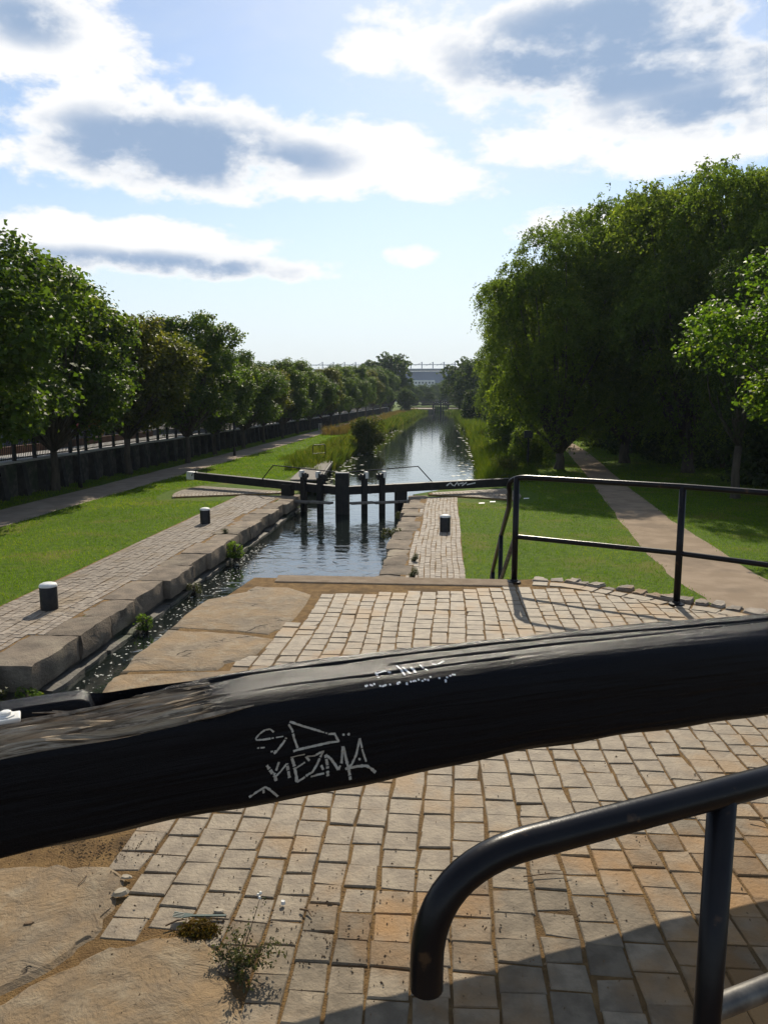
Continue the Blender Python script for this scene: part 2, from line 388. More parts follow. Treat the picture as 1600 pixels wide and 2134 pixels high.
def npmesh(name, V, Q, m, rnd=None, smooth=False):
    """V (N,3), Q (M,k) -> mesh, with an optional float per vertex called rnd"""
    V = np.asarray(V, np.float32); Q = np.asarray(Q, np.int32)
    me = bpy.data.meshes.new(name); me.vertices.add(len(V)); me.vertices.foreach_set('co', V.ravel())
    k = Q.shape[1]; me.loops.add(Q.size); me.loops.foreach_set('vertex_index', Q.ravel())
    me.polygons.add(len(Q)); me.polygons.foreach_set('loop_start', np.arange(0, Q.size, k, dtype=np.int32))
    if rnd is not None:
        a = me.attributes.new('rnd', 'FLOAT', 'POINT'); a.data.foreach_set('value', np.asarray(rnd, np.float32))
    me.materials.append(m); me.update(calc_edges=True)
    if smooth: me.shade_smooth()
    return me
def unit(v): return v / np.maximum(np.linalg.norm(v, axis=-1, keepdims=True), 1e-6)
def leaves(pts, nrm, length, width, rnd, axis=None, fold=.18):
    """one folded four-cornered leaf per point -> V, Q, rnd"""
    n = len(pts); nrm = unit(nrm)
    if axis is None: axis = rng.normal(size=(n, 3))
    ax = unit(axis - nrm * (axis * nrm).sum(1, keepdims=True)); sd_ = np.cross(nrm, ax)
    L = np.asarray(length).reshape(-1, 1) * np.ones((n, 1)); Wd = np.asarray(width).reshape(-1, 1) * np.ones((n, 1))
    a = pts - ax * L * .5; t = pts + ax * L * .5 - nrm * L * .12
    l = pts + sd_ * Wd * .5 + nrm * Wd * fold; r_ = pts - sd_ * Wd * .5 + nrm * Wd * fold
    V = np.stack([a, r_, t, l], 1).reshape(-1, 3)
    return V, np.arange(4 * n).reshape(n, 4), np.repeat(rnd, 4)
def blades(pts, h, wd, lean, rnd):
    """tapering grass blades: one triangle pair each"""
    n = len(pts); a = rng.uniform(0, 2 * math.pi, n); s_ = np.stack([np.cos(a), np.sin(a), np.zeros(n)], 1)
    b = rng.uniform(0, 2 * math.pi, n); ln = np.stack([np.cos(b), np.sin(b), np.zeros(n)], 1) * (lean * h)[:, None]
    up = np.array([0, 0, 1.0])
    w2 = (wd / 2)[:, None] * s_
    mid = pts + up * (h * .6)[:, None] + ln * .4; tip = pts + up * h[:, None] + ln
    V = np.stack([pts - w2, pts + w2, mid + w2 * .7, tip, mid - w2 * .7], 1).reshape(-1, 3)
    Q = np.arange(5 * n).reshape(n, 5)
    return V, Q, np.repeat(rnd, 5)
def pip(x, y, poly):
    x = np.asarray(x, float); y = np.asarray(y, float); c = np.zeros(x.shape, bool); n = len(poly)
    for i in range(n):
        x1, y1 = poly[i][0], poly[i][1]; x2, y2 = poly[(i + 1) % n][0], poly[(i + 1) % n][1]
        if y1 == y2: continue
        t = ((y1 > y) != (y2 > y)) & (x < (x2 - x1) * (y - y1) / (y2 - y1) + x1); c ^= t
    return c
def lerp_pl(pl, y): return np.interp(y, [p[0] for p in pl], [p[1] for p in pl])

ORD = 'first second third fourth fifth sixth seventh eighth ninth tenth eleventh twelfth thirteenth fourteenth fifteenth sixteenth seventeenth eighteenth nineteenth twentieth'.split()

# ================================================================== SETTING: ground, water, paths
CL = [(-40, -6.45), (9.9, -6.45), (10.0, -6.2), (29.6, -6.2), (30, -5.9), (33, -6.4), (40, -7.1), (60, -7.5), (120, -7.9), (215, -7.6), (232, -6.0), (262, -6.0)]   # Y, X of the canal's west edge
CR = [(-40, -.9), (29.6, -.9), (30, -1.3), (32.5, .3), (36, 1.9), (45, 2.3), (100, 2.9), (215, 2.5), (232, -.9), (262, -.9)]
ys = sorted(set([p[0] for p in CL] + [p[0] for p in CR] + list(range(-40, 262, 6))))
g = MB()
def grid_strip(xa, xb, y, zf):  # xa/xb callables
    V = []; Fc = []
    for yy in y: V += [(xa(yy), yy, zf), (xb(yy), yy, zf), (xb(yy), yy, -6.0)]
    for i in range(len(y) - 1):
        a = i * 3; Fc.append((a, a + 1, a + 4, a + 3)); Fc.append((a + 1, a + 2, a + 5, a + 4))
    g.add(V, Fc)
grid_strip(lambda y: -1800, lambda y: lerp_pl(CL, y), ys, ZL)
V = []; Fc = []
for yy in ys: V += [(lerp_pl(CR, yy), yy, -6.0), (lerp_pl(CR, yy), yy, ZL), (1800, yy, ZL)]
for i in range(len(ys) - 1):
    a = i * 3; Fc += [(a, a + 1, a + 4, a + 3), (a + 1, a + 2, a + 5, a + 4)]
g.add(V, Fc)
g.add([(-1800, 262, ZL), (1800, 262, ZL), (1800, 2200, ZL), (-1800, 2200, ZL)], [(0, 1, 2, 3)])
g.add([(-6, 262, -6), (-.9, 262, -6), (-.9, 262, ZL), (-6, 262, ZL)], [(0, 1, 2, 3)])
g.build('ground', M_grass, kind='structure', label='mown grass ground on both sides of the canal')

mk('water', [(-12, -6, ZW), (8, -6, ZW), (8, 262, ZW), (-12, 262, ZW)], [(0, 1, 2, 3)], M_water, kind='structure', label='still dark canal water reflecting the sky')

def ribbon(name, left, right, z, m, **kw):
    V = []; Fc = []
    n = len(left)
    for a, b in zip(left, right): V += [(a[0], a[1], z), (b[0], b[1], z)]
    for i in range(n - 1): Fc.append((2 * i, 2 * i + 1, 2 * i + 3, 2 * i + 2))
    return mk(name, V, Fc, m, kind='structure', **kw)
def densify(pl, k=8, jit=.05):
    out = []
    for i in range(len(pl) - 1):
        for j in range(k):
            t = j / k; a, b = pl[i], pl[i + 1]
            out.append((a[0] + (b[0] - a[0]) * t + random.uniform(-jit, jit), a[1] + (b[1] - a[1]) * t))
    out.append(tuple(pl[-1][:2])); return out
tw_l = densify([(-15.0, -10), (-15.0, 30), (-15.0, 60), (-15.3, 120), (-15.5, 240)], 16, .06)
tw_r = densify([(-13.1, -10), (-13.0, 30), (-13.0, 60), (-13.5, 120), (-13.8, 240)], 16, .06)
ribbon('towpath', tw_l, tw_r, ZL + .006, M_towpath, label='gravel towpath along the boundary wall')
pl_l = [P(*q, ZL) for q in ((1620, 1350), (1480, 1255), (1400, 1203), (1352, 1157), (1289, 1082), (1240, 1015), (1184, 944), (1150, 915), (1122, 897))]
pl_r = [P(*q, ZL) for q in ((1950, 1350), (1720, 1262), (1600, 1211), (1520, 1162), (1400, 1085), (1318, 1022), (1225, 943), (1180, 915), (1140, 897))]
ribbon('footpath', densify([p[:2] for p in pl_l], 6, .04), densify([p[:2] for p in pl_r], 6, .04), ZL + .006, M_path, label='pinkish tarmac footpath curving into the shade of the trees')

# ------------------------------------------------------------------ upper platform
PX0 = -1.86
kerb_a, kerb_b = P(545, 1222), P(1062, 1214)
KY = 6.62
edge_px = [(1062, 1210), (1110, 1207), (1180, 1211), (1230, 1218), (1290, 1228), (1350, 1238), (1410, 1252), (1480, 1260), (1550, 1272), (1640, 1292)]
edge = [P(*q) for q in edge_px]
plat = [(PX0, -4), (PX0, 5.2), (-1.72, KY + .05), (edge[0].x, KY + .1)] + [(p.x, p.y + .03) for p in edge] + [(6.5, 3.2), (9, -4)]
n = len(plat)
V = [(x, y, -.022) for x, y in plat] + [(x, y, -6) for x, y in plat]
platform = mk('platform', V, [tuple(reversed(range(n)))[::-1]] + [(i, (i + 1) % n, n + (i + 1) % n, n + i)[::-1] for i in range(n)], M_wallstone, kind='structure', label='raised stone platform of the upper lock, paved with setts')
mk('bedding', [(x * .998, y * .999, -.0048) for x, y in plat], [tuple(range(n))], M_dirt, platform, label='sandy bedding between the setts')
# grassy bank falling from the platform to the lower ground
bank_t = [(p.x, p.y + .02, -.10) for p in edge[1:]] + [(6.5, 3.2, -.10), (9, -4, -.10)]
bank_b = [(p.x + .25 + .12 * i, p.y + 1.6, ZL - .02) for i, p in enumerate(edge[1:])] + [(9.2, 4.6, ZL - .02), (13, -4, ZL - .02)]
k = len(bank_t)
mk('bank', bank_t + bank_b, [(i, i + 1, k + i + 1, k + i) for i in range(k - 1)], M_grass, kind='structure', label='grass bank below the platform edge')

SETT = .1165
slab_px = {
    'A': [(536, 1221), (600, 1224), (652, 1238), (640, 1262), (610, 1295), (585, 1312), (558, 1323), (470, 1314), (354, 1308), (385, 1280), (429, 1249), (512, 1232)],
    'B': [(352, 1312), (470, 1318), (556, 1327), (575, 1333), (540, 1362), (505, 1376), (470, 1384), (455, 1396), (252, 1400), (278, 1366), (315, 1340)],
    'C': [(250, 1404), (455, 1400), (520, 1396), (520, 1470), (190, 1475), (222, 1420)],
    'D': [(-140, 1822), (0, 1806), (105, 1800), (160, 1802), (240, 1803), (268, 1830), (238, 1893), (200, 1955), (150, 1998), (0, 2078), (-160, 2140)],
    'E': [(220, 1972), (300, 1957), (378, 1940), (440, 1958), (475, 2000), (500, 2070), (515, 2140), (540, 2330), (-200, 2330), (-160, 2160), (0, 2086), (150, 2006)],
}
slabs = {kk: [P(*q) for q in v] for kk, v in slab_px.items()}
slab_lab = {'A': 'large smooth coping slab beside the lock', 'B': 'cracked coping slab below the smooth one', 'C': 'narrow coping slab behind the balance beam',
            'D': 'sandy stone slab under the balance beam', 'E': 'big stained slab in the corner beside the weed'}
def stone_slab(name, poly, z0, z1, m, parent, jit=.012, sub=3, **kw):
    ring = []
    for i in range(len(poly)):
        a, b = poly[i], poly[(i + 1) % len(poly)]
        for j in range(sub):
            t = j / sub; p = a.lerp(b, t); ring.append(Vector((p.x + random.uniform(-jit, jit), p.y + random.uniform(-jit, jit), 0)))
    c = sum(ring, Vector()) / len(ring); n_ = len(ring); V = []
    for f, z in ((1, z0), (1, z1 - .014), (1, None), (.93, None)):
        for p in ring:
            q = c + (p - c) * f
            if z is None:
                d = (p - c).length; q = p + (c - p) * (min(.02, d * .2) / max(d, .01)) if f == 1 else c + (p - c) * .9
                zz = z1 - .004 if f == 1 else z1 + random.uniform(-.003, .004)
            else: zz = z
            V.append((q.x, q.y, zz))
    Fc = []
    for l_ in range(3):
        for i in range(n_):
            j = (i + 1) % n_; Fc.append((l_ * n_ + i, l_ * n_ + j, (l_ + 1) * n_ + j, (l_ + 1) * n_ + i))
    Fc.append(tuple(range(3 * n_, 4 * n_)))
    o = mk(name, V, Fc, m, parent, smooth=True, **kw)
    sm_edges(o, 18)
    return o
for kk, poly in slabs.items(): stone_slab('slab', poly, -.3 if kk in 'ABC' else -.1, .004, M_slab, platform, label=slab_lab[kk])

# kerb along the front of the platform
mb = MB(); kx0, kx1 = P(560, 1225).x, edge[0].x + .02
mb.add([(kx0, KY - .13, -.25), (kx1, KY - .13, -.25), (kx1, KY + .12, -.25), (kx0 - .02, KY + .12, -.25), (kx0, KY - .13, .008), (kx1, KY - .13, .008), (kx1, KY + .12, .008), (kx0 - .02, KY + .12, .008)], BF)
mb.build('kerb', M_concrete, platform, bevel=.012)

# setts: columns run along the canal, and fan out a little towards the near corner on the right
sett_poly = [P(655, 1240), P(640, 1265), P(612, 1298), P(585, 1318), P(500, 1376), P(462, 1394), P(460, 1398), P(520, 1470)]
sett_poly += [P(330, 1700), P(280, 1745), P(276, 1815), P(262, 1895), P(238, 1945), P(325, 1953), P(380, 1936), P(445, 1955), P(480, 2000), P(505, 2070), P(520, 2134), P(540, 2330), P(1750, 2330)]
sett_poly += [Vector((4.6, 1.2, 0)), Vector((4.6, 3.6, 0))] + [edge[i] + Vector((-.03, -.26, 0)) for i in range(len(edge) - 1, 0, -1)] + [Vector((kx1, KY - .14, 0))]
def warp(c, y):
    f = max(0.0, 3.4 - y); q = max(0.0, c + .15)
    return c + .045 * min(q, 1.3) * f + .012 * math.sin(y * 2.3 + c * 5)
quads = []
def add_sett(p4, z, store): store.append((p4, z))
ci = 0
c = -1.62
while c < 4.2:
    cw = SETT * random.uniform(.93, 1.07)
    y = 0.75 + random.uniform(0, SETT)
    while y < 6.5:
        rl = SETT * random.uniform(.86, 1.12)
        gx, gy = .0042, .0022
        xm, ym = warp(c + cw / 2, y + rl / 2), y + rl / 2
        if pip(np.array([xm]), np.array([ym]), sett_poly)[0] and ym < KY - .16:
            j = lambda: random.uniform(-.0045, .0045)
            quad = []
            tilt = random.uniform(-.004, .004)
            for cx, cy in ((c + gx, y + gy), (c + cw - gx, y + gy), (c + cw - gx, y + rl - gy), (c + gx, y + rl - gy)):
                quad.append(Vector((warp(cx, cy) + j(), cy + j() + (c - .2) * .02 + tilt, 0)))
            if random.random() < .14:
                kc = random.randrange(4); cc = sum(quad, Vector()) / 4; quad[kc] = quad[kc].lerp(cc, random.uniform(.08, .24))
            add_sett(quad, random.uniform(-.003, .0035), quads)
        y += rl
    c += cw; ci += 1
# header course along the rubble edge
for i in range(1, len(edge) - 1):
    a, b = edge[i], edge[i + 1]; d = (b - a); L = d.length; d.normalize(); nn = Vector((d.y, -d.x, 0))
    if nn.y > 0: nn = -nn
    kq = max(1, round(L / .15))
    for q in range(kq):
        u0, u1 = L * q / kq + .008, L * (q + 1) / kq - .008
        base = a + nn * .10
        quads.append(([base + d * u0 + nn * .13, base + d * u1 + nn * .13, base + d * u1, base + d * u0], .004))
def sett_geo(q, z, z0=-.05):
    """top face inset and slightly domed, chamfered edge, sides: 12 corner points"""
    c_ = sum(q, Vector()) / 4; V = []
    for f, zz in ((1.0, z0), (1.0, z - .004), (.94, z)):
        for p in q:
            v = c_ + (p - c_) * f; V.append((v.x, v.y, zz + (random.uniform(-.0012, .0012) if f < 1 else 0)))
    Fc = []
    for l_ in (0, 4):
        for i in range(4):
            jn = (i + 1) % 4; Fc.append((l_ + i, l_ + jn, l_ + 4 + jn, l_ + 4 + i))
    Fc.append((8, 9, 10, 11))
    return V, Fc
def dist_key(q):
    c_ = sum(q[0], Vector()) / 4
    v = Vector((c_.x, c_.y, -CAMZ)); dy = c_.x * -math.sin(YAW) + c_.y * math.cos(YAW); lat = c_.x * math.cos(YAW) + c_.y * math.sin(YAW)
    vis = abs(lat) < .52 * dy + .1 and dy > 1.6
    hid = 2.28 + lat * .37 < dy < 3.25 + lat * .3          # behind the beam
    return v.length + (0 if vis else 50) + (20 if hid else 0)
def lay_setts(quads, parent, m1_, m2_, z=0.0, keep=300):
    quads = sorted(quads, key=dist_key)
    for q, zz in quads[:keep]:
        V, Fc = sett_geo(q, z + zz, z - .05); mk('sett', V, Fc, m1_, parent)
    mb = MB()
    for q, zz in quads[keep:]:
        mb.add(*sett_geo(q, z + zz, z - .05))
    if mb.V: mb.build('setts', m2_, parent, kind='stuff', label='remaining setts of the paving')
lay_setts(quads, platform, M_sett, M_settb)

# rubble stones along the curved platform edge
for i in range(1, len(edge) - 1):
    a, b = edge[i], edge[i + 1]; d = (b - a); d.normalize(); nn = Vector((-d.y, d.x, 0))
    if nn.y < 0: nn = -nn
    L = (b - a).length; kq = 2 if i < 7 else 2
    for q in range(kq):
        u0, u1 = L * q / kq, L * (q + 1) / kq - .012
        wd = random.uniform(.10, .17); off = random.uniform(-.07, -.04)
        poly = [a + d * u0 + nn * off, a + d * u1 + nn * off, a + d * (u1 - random.uniform(0, .03)) + nn * (off + wd), a + d * (u0 + random.uniform(0, .03)) + nn * (off + wd * random.uniform(.8, 1.1))]
        stone_slab('edging_stone', poly, -.25, random.uniform(.0, .03), M_rubble, platform, .015, 3)

# ------------------------------------------------------------------ stone steps down to the lockside (beyond the kerb)
st = empty('stone_steps', (-.15, KY + .12, ZL), label='stone steps going down from the platform kerb to the lockside', cat='steps')
for i in range(13):
    z1 = -.165 * (i + 1)
    MB().add([Vector(v) - st.location for v in boxv(-.95, .62, KY + .13 + .28 * i, KY + .13 + .28 * (i + 1) - .003, ZL - .1, z1)], BF).build('step', M_coping, st)

# ------------------------------------------------------------------ lock walls with coping stones
from mathutils import noise as _nz
def mn_noise(a, b): return _nz.noise(Vector((a, b, 3.3)))
def rough_block(x0, x1, y0, y1, z0, z1, m, parent, name, nx=5, ny=9, nz=3, jit=.016, rnd=.03, loc=Vector(), **kw):
    bm = bmesh.new()
    bmesh.ops.create_cube(bm, size=1.0)
    for e_axis, cuts in ((0, nx), (1, ny), (2, nz)):
        ed = [e for e in bm.edges if abs((e.verts[0].co - e.verts[1].co)[e_axis]) > .2 and all(abs((e.verts[0].co - e.verts[1].co)[q]) < 1e-6 for q in range(3) if q != e_axis)]
        bmesh.ops.subdivide_edges(bm, edges=ed, cuts=cuts - 1, use_grid_fill=True)
    sx_, sy_, sz_ = x1 - x0, y1 - y0, z1 - z0
    for v in bm.verts:
        c_ = v.co.copy()
        on = sum(abs(abs(c_[q]) - .5) < 1e-4 for q in range(3))
        p = Vector((x0 + (c_.x + .5) * sx_, y0 + (c_.y + .5) * sy_, z0 + (c_.z + .5) * sz_))
        if on >= 2:
            for q, s_ in ((0, sx_), (1, sy_), (2, sz_)):
                if abs(abs(c_[q]) - .5) < 1e-4: p[q] -= math.copysign(rnd * random.uniform(.4, 1.0), c_[q])
        p += Vector((random.uniform(-jit, jit), random.uniform(-jit, jit), random.uniform(-jit * .5, jit * .3)))
        if c_.z > 0: p.x += .05 * mn_noise(p.y * 2.3, p.z * 3) * (1 if on >= 1 else 0); p.z += .018 * mn_noise(p.y * 1.7 + 9, p.x * 2)
        v.co = p - loc
    me = bpy.data.meshes.new(name); bm.to_mesh(me); bm.free(); me.materials.append(m); me.shade_smooth(); me.set_sharp_from_angle(angle=R(48))
    return link(name, me, parent, **kw)

lw = empty('lock_wall', (-6.2, 10, ZL - 3), label='stone lock chamber wall on the far side of the water, with big coping stones', cat='lock wall')
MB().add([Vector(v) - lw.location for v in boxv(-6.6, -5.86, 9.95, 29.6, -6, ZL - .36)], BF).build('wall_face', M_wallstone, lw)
y = 9.9
xs_l = []
while y < 28.8:
    L = random.uniform(.95, 1.6); back = -6.32 - random.uniform(0, .26)
    front = -5.70 + random.uniform(-.11, .08)
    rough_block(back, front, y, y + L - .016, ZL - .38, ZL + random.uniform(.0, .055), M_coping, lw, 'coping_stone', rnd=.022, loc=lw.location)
    xs_l.append((y, y + L, back)); y += L
y = 10.2
while y < 29:
    L = random.uniform(.8, 1.3)
    rough_block(-6.0, -5.64 + random.uniform(-.03, .03), y, y + L - .008, ZW - .4, ZL - .43 + random.uniform(-.04, .0), M_wallstone, lw, 'ledge_stone', 2, 4, 2, loc=lw.location); y += L
rough_block(-7.6, -6.3, 9.0, 9.93, -4, ZL - .05, M_wallstone, lw, 'recess_stone', loc=lw.location)
rw = empty('lock_wall', (-1, 10, ZL - 3), label='stone lock chamber wall below the setts on the near side of the water', cat='lock wall')
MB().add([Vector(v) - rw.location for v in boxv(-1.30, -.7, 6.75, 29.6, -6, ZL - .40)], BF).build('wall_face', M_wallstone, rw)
y = 6.8; xs_r = []
while y < 28.6:
    L = random.uniform(.8, 1.35); back = -.62 - random.uniform(0, .25)
    rough_block(-1.43 + random.uniform(-.10, .09), back, y, y + L - .018, ZL - .42, ZL + random.uniform(.01, .045), M_coping, rw, 'coping_stone', loc=rw.location)
    xs_r.append((y, y + L, back)); y += L

# sett strips beside the chamber
def strip_setts(x0, x1, y0, y1, holes, side):
    out = []; c_ = x0
    while c_ < x1 - .05:
        cw = .125 * random.uniform(.93, 1.07); yy = y0 + random.uniform(0, .1); ph = random.uniform(0, 6)
        while yy < y1:
            rl = .135 * random.uniform(.85, 1.15); ok = True
            for (a, b, bk) in holes:
                if a - .05 < yy + rl / 2 < b and ((side < 0 and c_ + cw * .4 > bk - .01) or (side > 0 and c_ + cw * .6 < bk + .01)): ok = False
            if ok:
                wv = lambda t: .018 * math.sin(t * .9) + .008 * math.sin(t * 2.7 + ph)
                q = [Vector((c_ + .006 + wv(yy), yy + .004, 0)), Vector((c_ + cw - .006 + wv(yy), yy + .004, 0)), Vector((c_ + cw - .006 + wv(yy + rl), yy + rl - .004, 0)), Vector((c_ + .006 + wv(yy + rl), yy + rl - .004, 0))]
                out.append((q, .022 + random.uniform(-.005, .005)))
            yy += rl
        c_ += cw
    return out
def bed(name, x0, x1, y0, y1, label):
    return mk(name, [(x0, y0, ZL + .010), (x1, y0, ZL + .010), (x1, y1, ZL + .010), (x0, y1, ZL + .010)], [(0, 1, 2, 3)], M_dirt, kind='structure', label=label)
pv1 = bed('pavement', -8.05, -6.25, 8, 29.2, 'strip of worn setts along the far lock wall between grass and coping')
lay_setts(strip_setts(-8.0, -6.2, 10.2, 29.0, xs_l, -1), pv1, M_setts, M_setts, ZL)
pv2 = bed('pavement', -.95, .42, 10.4, 29.2, 'narrow strip of wavy setts on the near lockside')
lay_setts(strip_setts(-.85, .40, 12.5, 29.0, xs_r, 1), pv2, M_setts, M_setts, ZL)

# raised quadrants of paving under the far gates' beams
def quadrant(cx, cy, r0, r1, a0, a1, label):
    n_ = 22; V = []
    for i in range(n_ + 1):
        a = R(a0 + (a1 - a0) * i / n_)
        for r_, z in ((r0, ZL - .05), (r0, ZL + .05), (r1, ZL + .05), (r1, ZL - .05)): V.append((cx + r_ * math.cos(a), cy + r_ * math.sin(a), z))
    Fc = []
    for i in range(n_):
        for j in range(3): Fc.append((i * 4 + j, i * 4 + j + 1, i * 4 + 5 + j, i * 4 + 4 + j))
    Fc += [(0, 3, 2, 1), (n_ * 4, n_ * 4 + 1, n_ * 4 + 2, n_ * 4 + 3)]
    o = mk('paving_quadrant', V, Fc, M_dirt, label=label, kind='structure')
    bm_ = []; r_ = r0 + .15
    while r_ < r1 - .02:
        m_ = int(abs(R(a1 - a0)) * r_ / .26)
        for q in range(m_):
            t0, t1 = R(a0) + R(a1 - a0) * (q + .05) / m_, R(a0) + R(a1 - a0) * (q + .95) / m_
            pq = [Vector((cx + rr_ * math.cos(t), cy + rr_ * math.sin(t), 0)) for rr_, t in ((r_, t0), (r_ + .12, t0), (r_ + .12, t1), (r_, t1))]
            if a1 < a0: pq.reverse()
            bm_.append((pq, random.uniform(-.003, .004)))
        r_ += .135
    lay_setts(bm_, o, M_setts, M_setts, ZL + .068, 60)
    MB().tube([(cx + (r0 + r1) * .5 * 0 + r1 * math.cos(R(a0 + (a1 - a0) * i / n_)), cy + r1 * math.sin(R(a0 + (a1 - a0) * i / n_)), ZL + .03) for i in range(n_ + 1)], .045, 6).build('kerb', M_coping, o)
    return o
quadrant(-5.95, 29.9, .5, 4.7, 158, 203, 'raised fan of setts under the balance beam on the wall side')
quadrant(-1.15, 29.9, .5, 4.0, 28, -23, 'raised fan of setts under the balance beam on the footpath side')

# ================================================================== BALANCE BEAM IN FRONT OF THE CAMERA
A_, B_, C_ = P(0, 1800, .488), P(730, 1641, .488), P(1600, 1491, .488)
dAC = (C_ - A_); LAC = dAC.length; dAC.normalize(); nAC = Vector((-dAC.y, dAC.x, 0))
sB = (B_ - A_).dot(dAC); oB = (B_ - A_).dot(nAC)
def front(s):   # offset of the front face from the straight line A-C
    return oB * max(-.6, (s * (LAC - s)) / (sB * (LAC - sB)))
def s_of_px(x, y=1450, z=.78): return (P(x, y, z) - A_).dot(dAC)
S0, S1 = -1.35, LAC + 1.9
NS, NP = 280, 220
s230, s215, s560, s480, s60 = s_of_px(235, 1440), s_of_px(210, 1440), s_of_px(600, 1400), s_of_px(500, 1430), s_of_px(60, 1490)
def sstep(a, b, x):
    t = min(1, max(0, (x - a) / (b - a))); return t * t * (3 - 2 * t)
from mathutils import noise as mn
V = []; RAW = []; BC = []
for i in range(NS + 1):
    s = S0 + (S1 - S0) * i / NS
    ex = 4.8 - 1.5 * sstep(.3, 1.6, s)
    hw, z0, z1 = .175, (.464 + .003 * math.sin(s * 5) + .0025 * math.sin(s * 17 + 1)), .788 - .010 * sstep(.8, 3, s)
    zc, hh = (z0 + z1) / 2, (z1 - z0) / 2
    base = A_ + dAC * s + nAC * (front(s) + hw)
    for j in range(NP):
        a = 2 * math.pi * j / NP
        ca, sa = math.cos(a), math.sin(a)
        exx = ex if sa > 0 else 5.0
        r_ = (abs(ca) ** exx + abs(sa) ** exx) ** (-1 / exx)
        v, hz = ca * r_, sa * r_                       # v: -1 near face .. +1 far face
        nz = mn.noise(Vector((s * 1.3, v * 2.0, hz * 2.0))) * .006 + mn.noise(Vector((s * 5, v * 9, hz * 9))) * .0025 + mn.noise(Vector((s * 1.5, v * 26, hz * 26))) * .0022
        off_v, off_z, raw = 0.0, 0.0, 0.0
        if hz > .55:
            top = sstep(.62, .92, hz)
            # rotted trough between the far rim and the bare ridge
            edge_n = .10 * mn.noise(Vector((s * 6, 3.1, 0)))
            tr = sstep(s215 - .03 + edge_n * .5, s215 + .05 + edge_n * .5, s) * (1 - sstep(s560 - .45, s560, s))
            mid_v = .60 - .25 * sstep(s215, s560, s)
            lo_v = .16 + .30 * sstep(s215, s560, s) + edge_n
            tr *= sstep(lo_v, lo_v + .12, v) * (1 - sstep(.84, .93, v))
            off_z -= .16 * tr * top
            # bare weathered strip with splits
            rw_ = (1 - sstep(s480 - .35, s480 + .05, s)) * sstep(-1.02, -.9, v) * (1 - sstep(.10 + edge_n, .26 + edge_n, v))
            rw_ = rw_ * top
            raw = max(raw, rw_)
            jag = mn.noise(Vector((s * 3.0, v * 14, 1.7))) * .034 + mn.noise(Vector((s * 5, v * 34, 4))) * .014
            off_z += rw_ * (jag - .016 - .012 * (1 - sstep(s230, s480, s)) * (1 - abs(v)))
            # gap between bare strip and painted far baulk, left of the trough
            gp = (1 - sstep(s215 - .1, s215 + .1, s)) * math.exp(-((v - .20 - edge_n * .6) / .05) ** 2)
            off_z -= .05 * gp * top
            # long shakes in the painted top
            for (v0, sa_, sb_, dp) in ((.15, s560 - .3, S1, .030), (.72, s560 + .4, s560 + 1.2, .034), (-.50, s560 - .2, s560 + .9, .012), (-.15, s560 + .2, S1, .012), (.45, s560 - .5, s560 + .7, .014)):
                vv = v0 + .10 * mn.noise(Vector((s * 2.2, v0 * 10, 0))) - .1 * (s - 1.5) * (v0 > 0)
                f = sstep(sa_, sa_ + .15, s) * (1 - sstep(sb_ - .3, sb_, s))
                off_z -= dp * f * math.exp(-((v - vv) / .028) ** 2) * (.6 + .8 * abs(mn.noise(Vector((s * 4, v0 * 7, 5)))))
        p = base + nAC * (v * hw + nz) + Vector((0, 0, zc + hz * hh + nz + off_z))
        p.z -= base.z
        p.z = zc + hz * hh + nz + off_z
        V.append(p); RAW.append(raw); BC.append((s, math.cos(a) * .3, math.sin(a) * .3))
Fc = []
for i in range(NS):
    for j in range(NP):
        a, b = i * NP + j, i * NP + (j + 1) % NP; Fc.append((a, a + NP, b + NP, b))
Fc.append(tuple(range(NP))); Fc.append(tuple(reversed(range(NS * NP, (NS + 1) * NP))))
bloc = A_ + dAC * (LAC / 2); bloc.z = 0
beam = empty('balance_beam', bloc, label='huge black balance beam with split top and scratched tags across the foreground', cat='balance beam')
timber = mk('timber', rel(V, beam), Fc, M_beam, beam, smooth=True)
timber.data.set_sharp_from_angle(angle=R(60))
at = timber.data.attributes.new('raw', 'FLOAT', 'POINT'); at.data.foreach_set('value', np.array(RAW, np.float32))
at = timber.data.attributes.new('bc', 'FLOAT_VECTOR', 'POINT'); at.data.foreach_set('vector', np.array(BC, np.float32).ravel())
bvh_beam = BVHTree.FromPolygons([Vector(v) for v in V], Fc)
CAMV = Vector((0, 0, CAMZ))
def hit(bvh, x, y):
    r_ = bvh.ray_cast(CAMV, ray(x, y).normalized())
    return (r_[0], r_[1]) if r_[0] is not None else None
def stroke_geo(mb, bvh, pts, wpx, off=.0016, broken=0.0):
    dense = []
    for a, b in zip(pts[:-1], pts[1:]):
        L = math.hypot(b[0] - a[0], b[1] - a[1]); n_ = max(1, int(L / 2.2))
        dense += [(a[0] + (b[0] - a[0]) * t / n_, a[1] + (b[1] - a[1]) * t / n_) for t in range(n_)]
    dense.append(pts[-1]); hs = [hit(bvh, *q) for q in dense]
    prev = None; n_ = len(dense)
    for i, h in enumerate(hs):
        if h is None: prev = None; continue
        j = min(i + 1, n_ - 1); i0 = max(i - 1, 0)
        if hs[j] is None or hs[i0] is None: prev = None; continue
        t = hs[j][0] - hs[i0][0]
        if t.length < 1e-6: continue
        t.normalize(); nn = h[1].normalized()
        if nn.dot(CAMV - h[0]) < 0: nn = -nn
        sdv = t.cross(nn).normalized(); dep = (h[0] - CAMV).length
        wv = wpx * dep / 1600 / 2 * random.uniform(.75, 1.15)
        cur = (h[0] + sdv * wv + nn * off, h[0] - sdv * wv + nn * off)
        if prev is not None and random.random() > broken: mb.add([prev[0], prev[1], cur[1], cur[0]], [(0, 1, 2, 3)])
        prev = cur
